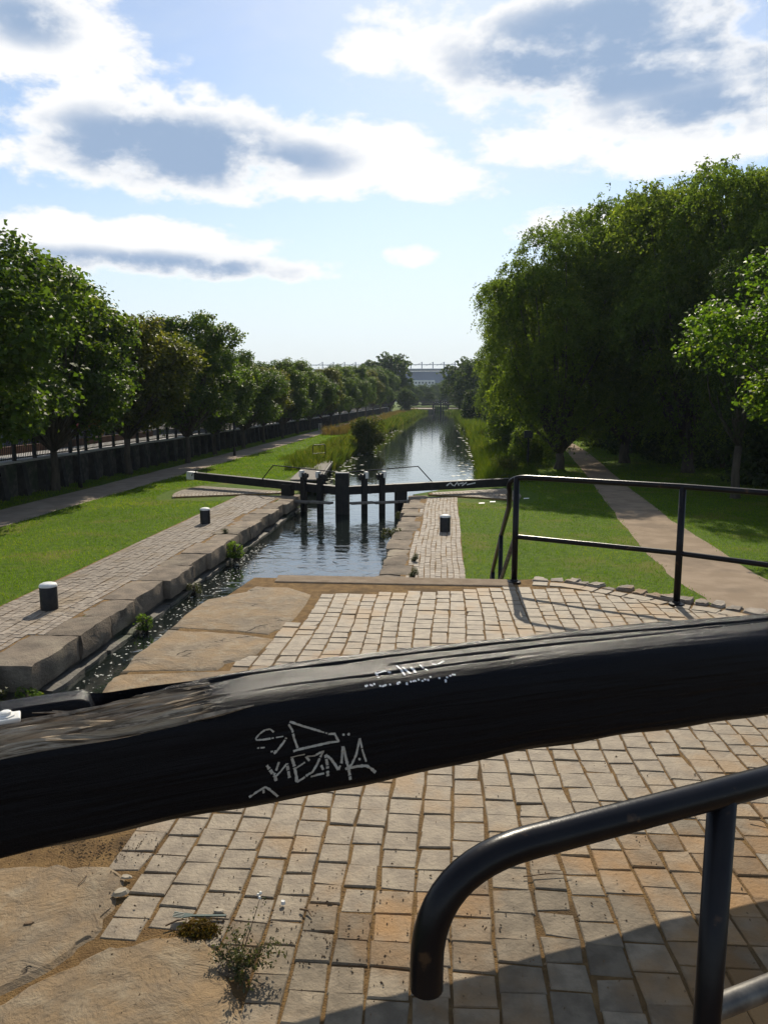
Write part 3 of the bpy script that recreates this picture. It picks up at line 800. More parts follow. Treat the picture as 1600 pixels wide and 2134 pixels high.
def dot_geo(mb, bvh, x, y, rpx, off=.0016):
    h = hit(bvh, x, y)
    if h is None: return
    nn = h[1].normalized()
    if nn.dot(CAMV - h[0]) < 0: nn = -nn
    u = nn.orthogonal().normalized(); v = nn.cross(u); r_ = rpx * (h[0] - CAMV).length / 1600
    mb.add([h[0] + nn * off + (u * math.cos(q * math.pi / 4) + v * math.sin(q * math.pi / 4)) * r_ * random.uniform(.8, 1.2) for q in range(8)], [tuple(range(8))])
def gx(pts): return [(500 + x / 5.333, 1490 + y / 5.333) for x, y in pts]
mb = MB()
for pts, wd, br in (
    ([(375, 190), (330, 155), (280, 165), (215, 210), (175, 260), (185, 280), (260, 275), (340, 262)], 3.6, 0), ([(340, 262), (480, 238)], 2.6, .3), ([(520, 240), (480, 310), (440, 360), (400, 410), (375, 430)], 4.6, .25), ([(190, 368), (275, 362)], 3, .1), ([(340, 410), (420, 395)], 3, .2),
    ([(540, 105), (580, 170), (600, 260), (640, 370)], 4.4, .12), ([(550, 75), (720, 130), (900, 185)], 4.6, .02), ([(900, 185), (970, 205)], 3, .3), ([(980, 210), (1050, 210), (1095, 295), (1000, 305), (800, 350), (650, 385), (590, 405)], 4.8, 0),
    ([(290, 550), (340, 620), (390, 690), (400, 735)], 6, .1), ([(435, 510), (400, 620), (375, 670)], 4.6, .15), ([(390, 690), (440, 640), (520, 540)], 4, 0), ([(520, 540), (550, 700)], 6, .05),
    ([(575, 480), (600, 560), (625, 680), (630, 745)], 6, .05), ([(560, 470), (640, 450), (720, 435)], 4, 0), ([(620, 590), (670, 560), (720, 525)], 3.6, .05), ([(630, 745), (690, 710), (760, 660), (810, 630)], 4.4, .05),
    ([(730, 460), (770, 510)], 5, 0), ([(740, 460), (830, 450), (925, 400), (890, 470), (850, 560), (800, 640)], 5, .04), ([(785, 685), (860, 665), (935, 650)], 4, .03), ([(900, 560), (925, 610)], 4.6, .1),
    ([(975, 680), (970, 560), (950, 440)], 6, .03), ([(950, 440), (1010, 490), (1060, 560), (1090, 610)], 5, .05), ([(1090, 610), (1125, 540), (1140, 350)], 5, .03), ([(1145, 350), (1180, 500), (1210, 620), (1225, 720)], 6, .02),
    ([(1170, 605), (1240, 550), (1290, 440), (1330, 260)], 5, .03), ([(1330, 260), (1360, 400), (1400, 520)], 4.4, .1), ([(1170, 600), (1300, 570), (1400, 565), (1450, 590), (1505, 640)], 6, 0),
    ([(100, 915), (180, 860), (280, 800)], 4.5, 0), ([(280, 800), (330, 830), (420, 905)], 5, .02), ([(260, 830), (262, 870)], 5, 0)):
    stroke_geo(mb, bvh_beam, gx(pts), wd, broken=br)
for q in ((1150, 220), (1205, 215), (1325, 490)): dot_geo(mb, bvh_beam, *gx([q])[0], 2.8)
mb.V = rel(mb.V, beam); mb.build('graffiti', M_chalk, beam, label='scratched grey tag reading SD and MEZMA')
def tx(pts): return [(700 + x / 5.333, 1360 + y / 5.333) for x, y in pts]
mb = MB()
for pts, wd in (([(440, 225), (475, 290)], 5), ([(440, 240), (540, 210), (610, 225)], 4), ([(660, 140), (720, 190), (765, 260)], 5), ([(740, 165), (790, 210), (825, 240)], 5), ([(830, 170), (870, 200), (880, 230)], 6), ([(930, 140), (960, 170), (1020, 205)], 4), ([(1050, 130), (1120, 140), (1200, 100)], 5)):
    stroke_geo(mb, bvh_beam, tx(pts), wd, broken=.12)
for q in ((330, 378), (345, 372), (385, 365), (400, 370), (425, 355), (490, 375), (520, 378), (535, 372), (550, 365), (600, 360), (685, 352), (690, 340), (705, 335), (785, 345), (785, 355), (830, 328), (860, 323), (880, 318), (915, 305), (960, 318), (985, 303), (1022, 310), (1048, 275), (1147, 288), (1217, 325), (1217, 312), (1232, 280), (1268, 263), (1295, 250), (1315, 252)):
    dot_geo(mb, bvh_beam, *tx([q])[0], 2.5)
mb.V = rel(mb.V, beam); mb.build('marker_writing', M_whitemark, beam, label='worn white marker writing on top of the beam')
# loose splinters standing on the bare, rotted part
spm = MB()
for q_ in range(46):
    s_ = random.uniform(-.30, s480 - .05); v_ = random.uniform(-.85, .22); Ls = random.uniform(.06, .26); ws = random.uniform(.004, .013)
    p0 = A_ + dAC * s_ + nAC * (front(s_) + .175 + v_ * .175); p0.z = .757 + random.uniform(-.012, .006)
    p1 = p0 + dAC * Ls * random.choice((-1, 1)) + nAC * random.uniform(-.012, .012) + Vector((0, 0, random.uniform(.004, .026)))
    spm.tube([p0 - beam.location, p0.lerp(p1, .5) - beam.location, p1 - beam.location], [ws, ws * .8, ws * .15], 4)
spl = spm.build('splinters', mat('bare_splintered_wood', (.10, .075, .05), (.34, .27, .19), 30, .9, .6, 80, .004, aniso=(1, 1, 1)), beam, label='grey and tan splinters of rotted wood')
# painted iron strap with a nut at the gate end
sp = A_ + dAC * (s60 - .02) + nAC * (front(s60) + .19); sp.z = .776
q0 = sp - dAC * .32 - nAC * .02
mb = MB(); mb.beam(q0 - beam.location + Vector((0, 0, .0)), sp - beam.location, .055, .014); strap = mb.build('iron_strap', M_white, beam, bevel=.004)
MB().lathe([(.024, .004), (.024, .010), (.014, .011), (.014, .018), (.010, .020)], 8, sp - beam.location - dAC * .035).build('bolt', M_white, strap)

# ================================================================== RAILINGS
RT = .024
def arc(p0, pc, p1, k=8):
    """quadratic curve"""
    return [Vector(p0) * (1 - t) ** 2 + Vector(pc) * 2 * t * (1 - t) + Vector(p1) * t * t for t in [i / k for i in range(k + 1)]]
# near handrail, free bent end
hz = .95
n0, n1 = P(1080, 1762, hz), P(1600, 1627, hz); nd = (n1 - n0).normalized()
e0 = P(990, 1813, hz)
corner = n0 + nd * -.148
pts = [n1 + nd * 1.2, n1] + [n0 + nd * .3] + arc(n0 + nd * .02, corner, corner + Vector((0, 0, -.145)), 12) + [corner + Vector((0, 0, -.185))]
rail_n = empty('handrail', P(1505, 2134, 0) * 1, label='black tubular handrail with a bent free end close by in the corner', cat='handrail')
_q = n0 + nd * (P(1520, 1660, hz) - n0).dot(nd)
rail_n.location = Vector((_q.x, _q.y, 0))
sm_edges(MB().tube(rel(pts, rail_n), RT, 20).build('top_rail', M_rail, rail_n, smooth=True), 60)
post_xy = rail_n.location
MB().tube([(0, 0, -.05), (0, 0, hz)], RT * .96, 18).build('post', M_rail, rail_n, smooth=True)
mz = PY(1530, 2112, rail_n.location.y).z
sm_edges(MB().tube([nd * .0 + Vector((0, 0, mz)), nd * 1.5 + Vector((0, 0, mz))], RT * .85, 16).build('middle_rail', M_railgrey, rail_n, smooth=True), 60)
MB().tube([nd * 1.45 + Vector((0, 0, -.05)), nd * 1.45 + Vector((0, 0, hz))], RT * .96, 14).build('post', M_rail, rail_n, smooth=True)

# railing along the platform edge and down the steps
b1, b2 = P(1071, 1214), P(1409, 1260)
h2 = .93
dr = (b2 - b1).normalized()
b3 = b2 + dr * 1.25 + Vector((0, -.25, 0)); b4 = b3 + Vector((1.2, -.9, 0))
rail_f = empty('railing', b1, label='black railing on the far platform edge, its rail curving down beside the steps', cat='railing')
up = Vector((0, 0, h2))
q = arc(b1 + dr * .10 + up, b1 - dr * .10 + Vector((0, .0, h2 + .0)), b1 + Vector((-.05, .10, h2 - .13)), 10)
stair_end = Vector((.57, 10.3, ZL + .85))
pts = [b4 + up, b3 + up, b2 + up] + q + [Vector((b1.x - .035, b1.y + .3, h2 - .30)), Vector((.585, 8.0, .19)), Vector((.575, 9.2, -.48)), stair_end]
sm_edges(MB().tube(rel(pts, rail_f), .023, 14).build('top_rail', M_rail, rail_f, smooth=True), 60)
for b_, rr_ in ((b1, .026), (b2, .026), (b3, .026), (b4, .026)):
    MB().tube(rel([b_ + Vector((0, 0, -.1)), b_ + up], rail_f), rr_, 14).build('post', M_rail, rail_f, smooth=True)
for (yy, zt) in ((8.0, .19), (9.2, -.48), (10.3, ZL + .85)):
    MB().tube(rel([(.58, yy, ZL - .05), (.58, yy, zt)], rail_f), .023, 12).build('post', M_rail, rail_f, smooth=True)
mzv = Vector((0, 0, .41))
sm_edges(MB().tube(rel([b1 + mzv, b2 + mzv, b3 + mzv, b4 + mzv], rail_f), .021, 12).build('middle_rail', M_rail, rail_f, smooth=True), 60)
MB().tube(rel([b1 + mzv, (.58, 8.0, -.33), (.575, 9.2, -1.0), (.57, 10.3, ZL + .35)], rail_f), .021, 12).build('stair_middle_rail', M_railgrey, rail_f, smooth=True)

for b_ in (b1, b2, b3, b4):
    MB().lathe([(.06, -.004), (.06, .012), (.034, .016), (.03, .03)], 14, rel([b_], rail_f)[0]).build('base_plate', M_rail, rail_f)
# ================================================================== BOLLARDS
def bollard(px_, label):
    p = P(*px_, ZL); o = empty('bollard', p + Vector((0, .14, .02)), label=label, cat='bollard', group='mooring bollards beside the lock')
    body = MB().lathe([(.15, -.05), (.15, .415), (.147, .42)], 24).build('body', M_iron, o, smooth=True); sm_edges(body)
    cp = MB().lathe([(.154, .415), (.154, .438), (.14, .462), (.09, .482), (.03, .488)], 24).build('cap', M_white, o, smooth=True); sm_edges(cp)
    return o
bollard((95, 1276), 'black bollard with white cap, the big one at the left edge of the picture')
bollard((425, 1094), 'black white-topped bollard on the setts near the end of the far wall')
bollard((927, 1111), 'black bollard standing on the narrow sett strip by the footpath lawn')

# ================================================================== LOCK GATES
def gate(side, Xm, Ym, Xh, Yh, E, zb, ztop, zpl, name_label, fine=True, group=None, dz=0.0):
    """side -1: leaf hung on the wall side, +1: on the footpath side.  Xm,Ym mitre; Xh,Yh heel; E beam end (with z of its top)"""
    o = empty('lock_gate', (Xh, Yh, ZW - 2), label=name_label, cat='lock gate', group=group)
    M0 = Vector((Xm + side * .125, Ym, 0)); H0 = Vector((Xh, Yh, 0)); d = (H0 - M0).normalized(); nb = Vector((-d.y, d.x, 0))
    if nb.y > 0: nb = -nb                                     # towards the camera
    L = (H0 - M0).length
    bt = .31
    a = M0 + Vector((0, 0, zb - bt / 2)); e = Vector((E[0], E[1], E[2] - bt / 2))
    bm_ = MB().beam(rel([a], o)[0], rel([e], o)[0], .28, bt).build('balance_beam', M_wood, o, bevel=.02)
    if fine:
        dd = (e - a).normalized()
        for u_ in (.9, 1.9, 3.4):
            MB().beam(rel([a + dd * (u_ - .035)], o)[0], rel([a + dd * (u_ + .035)], o)[0], .292, bt + .012).build('iron_band', M_iron, bm_)
    if side < 0 and fine:
        dd = (e - a).normalized()
        MB().beam(rel([e - dd * .0], o)[0], rel([e + dd * .42], o)[0], .30, bt + .02).build('painted_end', M_white, bm_, bevel=.03)
        MB().tube(rel([e - dd * .6 + Vector((0, 0, bt / 2)), e - dd * .6 + Vector((0, 0, bt / 2 + .16)), e - dd * .05 + Vector((0, 0, bt / 2 + .18)), e + dd * .0 + Vector((0, 0, bt / 2))], o), .016, 6).build('grab_loop', M_rail, bm_)
    if side > 0 and fine:
        dd = (e - a).normalized()
        MB().tube(rel([e - dd * .45 + Vector((0, 0, bt / 2)), e - dd * .45 + Vector((0, 0, bt / 2 + .13)), e - dd * .1 + Vector((0, 0, bt / 2 + .13)), e - dd * .1 + Vector((0, 0, bt / 2))], o), .014, 6).build('grab_loop', M_rail, bm_)
    MB().add(rel([(Xm + side * .002, Ym - .16, -6), (Xm + side * .25, Ym - .13, -6), (Xm + side * .25, Ym + .16, -6), (Xm + side * .002, Ym + .16, -6),
                  (Xm + side * .002, Ym - .16, ztop), (Xm + side * .25, Ym - .13, ztop), (Xm + side * .25, Ym + .16, ztop), (Xm + side * .002, Ym + .16, ztop)], o),
             BF if side > 0 else [tuple(reversed(f)) for f in BF]).build('mitre_post', M_wood, o)
    mp = o.children[-1]
    MB().add(rel([(Xm + side * .002, Ym - .17, ztop + .001), (Xm + side * .25, Ym - .14, ztop + .001), (Xm + side * .25, Ym + .16, ztop + .001), (Xm + side * .002, Ym + .16, ztop + .001), (Xm + side * .01, Ym - .15, ztop + .03), (Xm + side * .24, Ym - .12, ztop + .03), (Xm + side * .24, Ym + .15, ztop + .03), (Xm + side * .01, Ym + .15, ztop + .03)], o),
             BF if side > 0 else [tuple(reversed(f)) for f in BF]).build('post_cap', M_cap, mp)
    hp = H0
    MB().add(rel([hp + d * x_ + nb * y_ + Vector((0, 0, z_)) for z_ in (-6, zb - .05) for x_, y_ in ((-.2, -.16), (.2, -.16), (.2, .16), (-.2, .16))], o), BF).build('heel_post', M_wood, o)
    for f in (.30, .62):
        c_ = M0 + d * L * f + nb * .22
        MB().add(rel([c_ + d * x_ + nb * y_ + Vector((0, 0, z_)) for z_ in (-6, ztop - .03) for x_, y_ in ((-.10, -.08), (.10, -.08), (.10, .08), (-.10, .08))], o), BF).build('paddle_post', M_wood, o)
        pp = o.children[-1]
        MB().add(rel([c_ + d * x_ + nb * y_ + Vector((0, 0, z_)) for z_ in (ztop - .19, ztop + .05) for x_, y_ in ((.02, -.11), (.13, -.11), (.13, .11), (.02, .11))], o), BF).build('rack_plate', M_white, pp)
        if fine:
            MB().tube(rel([c_ - d * .08 + nb * .10 + Vector((0, 0, ztop - .12)), c_ - d * .26 + nb * .10 + Vector((0, 0, ztop - .12))], o), .085, 12).build('winding_gear', M_iron, pp)
            MB().tube(rel([c_ - d * .16 + nb * .10 + Vector((0, 0, ztop - .02)), c_ - d * .20 + nb * .12 + Vector((0, 0, ztop - .26))], o), .05, 8).build('rack_guard', M_iron, pp)
    # walkway planks along the near side
    k_ = 4 if fine else 1
    s0, s1 = .0, L + 1.55
    for q_ in range(k_):
        u0, u1 = s0 + (s1 - s0) * q_ / k_ + .015, s0 + (s1 - s0) * (q_ + 1) / k_ - .015
        zz = zpl + random.uniform(-.01, .015)
        MB().beam(rel([M0 + d * u0 + nb * .52 + Vector((0, 0, zz))], o)[0], rel([M0 + d * u1 + nb * .52 + Vector((0, 0, zz))], o)[0], .30, .075).build('walkway_plank', M_plank, o, bevel=.01 if fine else 0)
    # thin handrail on the far side
    r0 = ztop + .02
    hr = [M0 + d * .05 + Vector((0, 0, r0 - .12)), M0 + d * .15 + Vector((0, 0, r0)), M0 + d * L * .95 + Vector((0, 0, r0 + .10)), M0 + d * (L + .75) + Vector((0, 0, r0 + .14)), M0 + d * (L + 1.35) + Vector((0, 0, zb + .02))]
    MB().tube(rel([p - nb * .12 for p in hr], o), .022, 6).build('handrail', M_rail, o)
    return o
g_m = PY(713, 986, 28.2); zt_ = g_m.z; zb_ = PY(706, 1013, 28.25).z
Xm = g_m.x
eL = PY(408, 984, 31.3); eR = PY(1066, 996, 30.9)
hL = PY(600, 1040, 29.1); hR = PY(835, 1040, 29.1)
zp_ = PY(712, 1050, 27.7).z
lg = gate(-1, Xm, 28.2, hL.x, 29.1, eL, zb_, zt_, zp_, 'lock gate leaf whose black beam with white painted end points to the wall')
rg = gate(1, Xm, 28.2, hR.x, 29.1, eR, zb_, zt_, zp_, 'lock gate leaf whose black beam points to the footpath lawn')
for gl, strokes, nm in ((lg, [[(400, 992), (404, 978), (407, 990)], [(408, 990), (412, 978), (414, 990), (410, 985)], [(404, 986), (414, 984)]], 'tag'), (rg, [[(930, 1012), (938, 1006), (944, 1012)], [(946, 1013), (952, 1005), (956, 1012)], [(956, 1008), (966, 1006)], [(962, 1012), (972, 1005)], [(972, 1010), (990, 1006)]], 'tag')):
    Vv = []; Ff = []
    for ch in [c_ for c_ in gl.children if c_.name.startswith('balance_beam')]:
        for ob in [ch] + [c2 for c2 in ch.children if c2.name.startswith('painted')]:
            k = len(Vv); Vv += [Vector(v.co) + gl.location for v in ob.data.vertices]; Ff += [tuple(i + k for i in p.vertices) for p in ob.data.polygons]
    bv = BVHTree.FromPolygons(Vv, Ff); mb = MB()
    for s_ in strokes: stroke_geo(mb, bv, s_, 2.6, .012)
    if mb.V:
        mb.V = rel(mb.V, gl); mb.build('graffiti', M_iron if gl is lg else M_whitemark, gl)
# far locks down the canal
FY = 236
for (Y0, ztop, zb2, zw_, nm) in ((FY, .45, -.15, ZW, 'nearer'), (FY + 27, 1.05, .45, ZW, 'farther')):
    mX = PY(918, 845, Y0).x
    for s_ in (-1, 1):
        gate(s_, mX, Y0, mX + s_ * 2.3, Y0 + .9, Vector((mX + s_ * (8.0 if s_ < 0 else 5.0), Y0 + 2.6, zb2 + .12)), zb2, ztop, ZW + .6 if nm == 'nearer' else zb2 - .7,
             'tiny distant lock gate leaf, %s pair, beam pointing to the %s' % (nm, 'towpath' if s_ < 0 else 'willows'), fine=False, group='distant lock gates')
mb = MB(); fx = PY(918, 845, FY).x
fw = empty('lock_wall', (fx - 5, FY, ZW), label='distant stone wing wall at the end of the canal reach', cat='lock wall')
mb.add(rel(boxv(fx - 10.5, fx - 2.3, FY - 3.0, FY + 26, -5, ZL + .35), fw), BF).build('wall_face', M_wallstone, fw)
MB().add(rel(boxv(fx - 10.6, fx - 2.2, FY - 3.1, FY + 26.1, ZL + .352, ZL + .60), fw), BF).build('coping', M_coping, fw)
fw2 = empty('lock_wall', (fx + 5, FY, ZW), label='distant stone wing wall under the dark bush', cat='lock wall')
MB().add(rel(boxv(fx + 2.3, fx + 9, FY - 1.5, FY + 26, -5, ZL + .35), fw2), BF).build('wall_face', M_wallstone, fw2)
MB().add(rel(boxv(fx + 2.2, fx + 9.1, FY - 1.6, FY + 26.1, ZL + .352, ZL + .60), fw2), BF).build('coping', M_coping, fw2)
MB().add(rel(boxv(fx - 10, fx + 9, FY + 25.9, FY + 60, -5, ZL + 1.0), fw2), BF).build('upper_lockside', M_grass, fw2)

# ================================================================== BOUNDARY WALL, RAILING, STREET
XW = -16.7
MB().box(-1800, XW - .12, -40, 240, ZL - .5, ZS).build('street', M_road, kind='structure', label='street behind the boundary wall')
mk('pavement', [(-20.2, -40, ZS + .006), (XW - .2, -40, ZS + .006), (XW - .2, 240, ZS + .006), (-20.2, 240, ZS + .006)], [(0, 1, 2, 3)], M_pave, kind='structure', label='pale street pavement behind the railings')
mk('grass_verge', [(-60, -40, ZS + .008), (-29, -40, ZS + .008), (-29, 240, ZS + .008), (-60, 240, ZS + .008)], [(0, 1, 2, 3)], M_grass, kind='structure', label='grass verge across the street')
bw = empty('boundary_wall', (XW, 30, ZL), label='long dark stone boundary wall with buttress piers and iron railings on top', cat='wall')
MB().add(rel(boxv(XW - .15, XW + .15, 14, 215, ZL - .1, ZS + .10), bw), BF).build('masonry', M_gwall, bw)
me_p = mesh('pier', [(-.0, -.14, -.1), (.40, -.14, -.1), (.40, .14, -.1), (0, .14, -.1), (0, -.14, 1.20), (.22, -.14, 1.20), (.22, .14, 1.20), (0, .14, 1.20)], BF, M_pier)
me_c = mesh('cap_stone', boxv(-.20, .20, -.742, .742, 0, .07), BF, M_cap)
me_s = mesh('railing_post', boxv(-.06, .06, -.06, .06, 0, .95), BF, M_iron)
y = 15.0
while y < 214:
    dz_ = random.uniform(-.0, .03)
    for nm, me_, x_, z_ in (('pier', me_p, .152, 0), ('cap_stone', me_c, 0, 1.255), ('railing_post', me_s, 0, 1.30)):
        o = link(nm, me_, bw); o.location = (x_, y - 30 + (.75 if nm == 'cap_stone' else 0), z_ + dz_)
    y += 1.5
mb = MB()
for z_ in (1.42, 2.12): mb.add(rel(boxv(XW - .02, XW + .02, 15, 214, ZL + z_, ZL + z_ + .04), bw), BF)
y = 15.0
while y < 110:
    mb.add(rel(boxv(XW - .011, XW + .011, y, y + .022, ZL + 1.40, ZL + 2.18), bw), BF); y += .13
mb.build('railing_bars', M_iron, bw, kind='stuff')
# street-lamp style black posts in front of the wall
for (x, yb, yt, lab) in ((168, 1017, 895, 'slim black post in front of the wall between the first two trees'), (489, 950, 880, 'slim black post beside the towpath by the lower trees')):
    p = P(x, yb, ZL); dist = p.y; zt = PY(x, yt, dist).z
    o = empty('lamp_post', p, label=lab, cat='post'); MB().tube([(0, 0, -.1), (0, 0, zt - ZL)], .055, 10).build('shaft', M_iron, o, smooth=True)
    MB().lathe([(.09, 0), (.09, .5), (.06, .55)], 12).build('base', M_iron, o, smooth=True)

# garden wall, hedge, house, vehicles and sign across the street
gw = empty('garden_wall', (-22.8, 43, ZS), label='blue-grey rendered garden wall across the street', cat='wall')
MB().add(rel(boxv(-22.9, -22.7, 38, 48.2, ZS - .1, ZS + .70), gw), BF).build('panel', M_greywall, gw)
MB().add(rel(boxv(-22.95, -22.65, 37.9, 48.3, ZS + .702, ZS + .76), gw), BF).build('coping', M_cap, gw)
lw2 = empty('garden_wall', (-20.4, 40, ZS), label='low brown brick wall beyond the railings by the street', cat='wall')
MB().add(rel(boxv(-20.55, -20.3, 22, 52, ZS - .1, ZS + .36), lw2), BF).build('panel', mat('brown_brick', (.16, .075, .045), (.12, .06, .04), 8, .9), lw2)
HO = Vector((.6, 14, 0))
hs = empty('house', Vector((-36, 52, ZS)) + HO, label='orange brick house glimpsed through the trees at the left edge', cat='house')
def relh(pts, o): return [Vector(p) + HO - o.location for p in pts]
MB().add(relh(boxv(-42, -34, 44, 60, ZS - .1, ZS + 5.5), hs), BF).build('wall', M_orange, hs)
MB().add(relh([(-42.4, 43.6, ZS + 5.5), (-33.6, 43.6, ZS + 5.5), (-33.6, 60.4, ZS + 5.5), (-42.4, 60.4, ZS + 5.5), (-38, 43.6, ZS + 8.5), (-38, 60.4, ZS + 8.5)], hs), [(0, 3, 2, 1), (0, 1, 4), (1, 2, 5, 4), (2, 3, 5), (3, 0, 4, 5)]).build('roof', M_road, hs)
for yy in (46, 50.5, 55):
    for zz in (1.0, 3.6):
        wn = MB().add(relh(boxv(-34.0 + .002, -33.95, yy, yy + 1.3, ZS + zz, ZS + zz + 1.3), hs), BF).build('window', M_render, hs)
        MB().add(relh(boxv(-33.949, -33.94, yy + .1, yy + 1.2, ZS + zz + .1, ZS + zz + 1.2), hs), BF).build('pane', M_glass, wn)
def vehicle(name, loc, rz, L, H, paint, label, cat, van):
    o = empty(name, loc, label=label, cat=cat); o.rotation_euler = (0, 0, rz)
    if van: prof = [(-.5, .18), (.5, .18), (.5, .48), (.46, .56), (.36, .62), (.26, .98), (-.47, 1.0), (-.5, .9)]
    else: prof = [(-.5, .2), (.5, .2), (.5, .48), (.46, .56), (.24, .62), (.10, .98), (-.22, 1.0), (-.42, .66), (-.5, .6)]
    w2 = .88; k = len(prof)
    V = [(a * L, -w2 * (.82 if b > .7 else 1), b * H) for a, b in prof] + [(a * L, w2 * (.82 if b > .7 else 1), b * H) for a, b in prof]
    body = mk('body', V, [tuple(range(k)), tuple(reversed(range(k, 2 * k)))] + [(i, k + i, k + (i + 1) % k, (i + 1) % k) for i in range(k)], paint, o)
    b = body.modifiers.new('bevel', 'BEVEL'); b.width = .06; b.segments = 3
    for s_ in (-1, 1):
        x0, x1 = (.06, .24) if van else (-.2, .12)
        mk('side_window', [(x0 * L, s_ * .89, .64 * H), (x1 * L, s_ * .87, .64 * H), ((x1 - .06) * L, s_ * .76, .9 * H), (x0 * L, s_ * .76, .9 * H)], [(0, 1, 2, 3)], M_glass, o)
        for xw in (-.32, .32):
            wh = empty('wheel', (xw * L, s_ * .82, .33)); wh.parent = o
            MB().tube([(0, -.11, 0), (0, .11, 0)], .33, 18).build('tyre', M_tyre, wh)
            MB().tube([(0, -.12, 0), (0, .12, 0)], .20, 14).build('rim', M_rim, wh)
    yy = (.36 if van else .24)
    mk('windscreen', [(yy * L + .03, -.78, .64 * H), (yy * L + .03, .78, .64 * H), ((.27 if van else .12) * L + .03, .68, .95 * H), ((.27 if van else .12) * L + .03, -.68, .95 * H)], [(0, 1, 2, 3)], M_glass, o)
    return o
vp = P(203, 924, ZS); vehicle('delivery_van', (-23.9, 49.8, ZS), R(-88), 4.2, 1.75, M_redpaint, 'small red van parked across the street, glimpsed below the leaves', 'van', True)
cp_ = P(55, 962, ZS); vehicle('parked_car', (-24.6, 33.5, ZS), R(-88), 4.3, 1.45, M_carpaint, 'dark parked car behind the railings at the left edge', 'car', False)
vehicle('parked_car', (-24.6, 78, ZS), R(-88), 4.3, 1.5, M_carpaint, 'dark parked car far along the street behind the railings', 'car', False)
sgp = P(208, 945, ZS); sg = empty('road_sign', (-21.2, PY(208, 900, 45).y, ZS), label='back of a road sign on a pole beside the red van', cat='sign')
sg.location = Vector((PY(208, 900, 45).x, 45, ZS))
z_c = PY(208, 903, 45).z - ZS
MB().tube([(0, 0, 0), (0, 0, z_c + .4)], .035, 8).build('pole', M_railgrey, sg)
MB().tube([(0, -.03, z_c + .12), (0, -.05, z_c + .12)], .30, 20).build('round_plate', M_yellow, sg)
mk('lower_plate', [(-.28, -.045, z_c - .20), (.28, -.045, z_c - .20), (.18, -.045, z_c - .55), (-.18, -.045, z_c - .55), (-.28, -.035, z_c - .20), (.28, -.035, z_c - .20), (.18, -.035, z_c - .55), (-.18, -.035, z_c - .55)], BF, M_render, sg)

# ================================================================== TREES
def branch_tubes(mb, base, ends, r0, trunk_top, bend=.3):
    t = Vector(trunk_top)
    mb.tube([base + Vector((0, 0, -.2)), base + Vector((0, 0, .15)), base.lerp(t, .5) + Vector((random.uniform(-.06, .06), random.uniform(-.06, .06), 0)), t], [r0 * 1.45, r0 * 1.1, r0 * .9, r0 * .8], 10)
    for e in ends:
        m_ = t.lerp(Vector(e), .5) + Vector((random.uniform(-bend, bend), random.uniform(-bend, bend), random.uniform(0, bend)))
        mb.tube([t, t.lerp(m_, .6), m_, Vector(e)], [r0 * .5, r0 * .36, r0 * .24, r0 * .07], 6)
def crown_lobes(n, rx, ry, rz, cz, lr, top_bias=.15):
    out = []; tries = 0
    while len(out) < n and tries < 4000:
        tries += 1
        v = unit(rng.normal(size=3)); rad = rng.uniform(.45, 1.0) ** .6
        p = v * rad * np.array([rx, ry, rz]) * .90; p[2] += cz
        r_ = rng.uniform(*lr)
        if all(np.linalg.norm(p - q[0]) > .50 * (r_ + q[1]) for q in out): out.append((p, r_))
    return out
def broadleaf(name, h, r_, trunk_h, nlobe, nleaf, leaf, m, tr=.16, lr=(.55, 1.2), flat=.8):
    cz = (h + trunk_h) / 2; rz = (h - trunk_h) / 2
    lobes = crown_lobes(nlobe, r_, r_, rz, cz, lr)
    lobes.append((np.array([0, 0, cz + rz * .55]), lr[1])); lobes.append((np.array([0.2, 0.1, cz]), lr[1] * 1.2))
    Vs, Qs, Rs, off = [], [], [], 0
    tot = sum(l[1] ** 2 for l in lobes)
    for c_, lr_ in lobes:
        n_ = int(nleaf * lr_ ** 2 / tot)
        # several twigs per lobe, each a spray of leaves
        nt = max(6, n_ // 9); d = unit(rng.normal(size=(nt, 3)) + np.array([0, 0, .25])); rad = lr_ * rng.uniform(.35, 1.08, nt) ** .55 * np.where(rng.uniform(0, 1, nt) < .06, 1.35, 1.0)
        tw = c_ + d * rad[:, None] * np.array([1, 1, flat])
        idx = rng.integers(0, nt, n_); p = tw[idx] + rng.normal(size=(n_, 3)) * np.array([.15, .15, .10])
        nr = d[idx] * .5 + np.array([0, 0, .75]) + rng.normal(size=(n_, 3)) * .55
        base_r = rng.uniform(0, 1)
        L = leaf * rng.uniform(.7, 1.3, n_); V_, Q_, R_ = leaves(p, nr, L, L * rng.uniform(.65, .95, n_), np.clip(.25 * base_r + .18 + rng.normal(size=n_) * .2 + .25 * rng.uniform(0, 1, nt)[idx], 0, 1))
        Vs.append(V_); Qs.append(Q_ + off); Rs.append(R_); off += len(V_)
    me_l = npmesh(name + '_crown', np.concatenate(Vs), np.concatenate(Qs), m, np.concatenate(Rs))
    mb = MB(); branch_tubes(mb, Vector((0, 0, 0)), [Vector(l[0]) for l in lobes if l[0][2] > trunk_h * .9], tr, (0, 0, trunk_h * .92))
    me_t = mesh(name + '_trunk', mb.V, mb.F, M_bark, True)
    return me_t, me_l
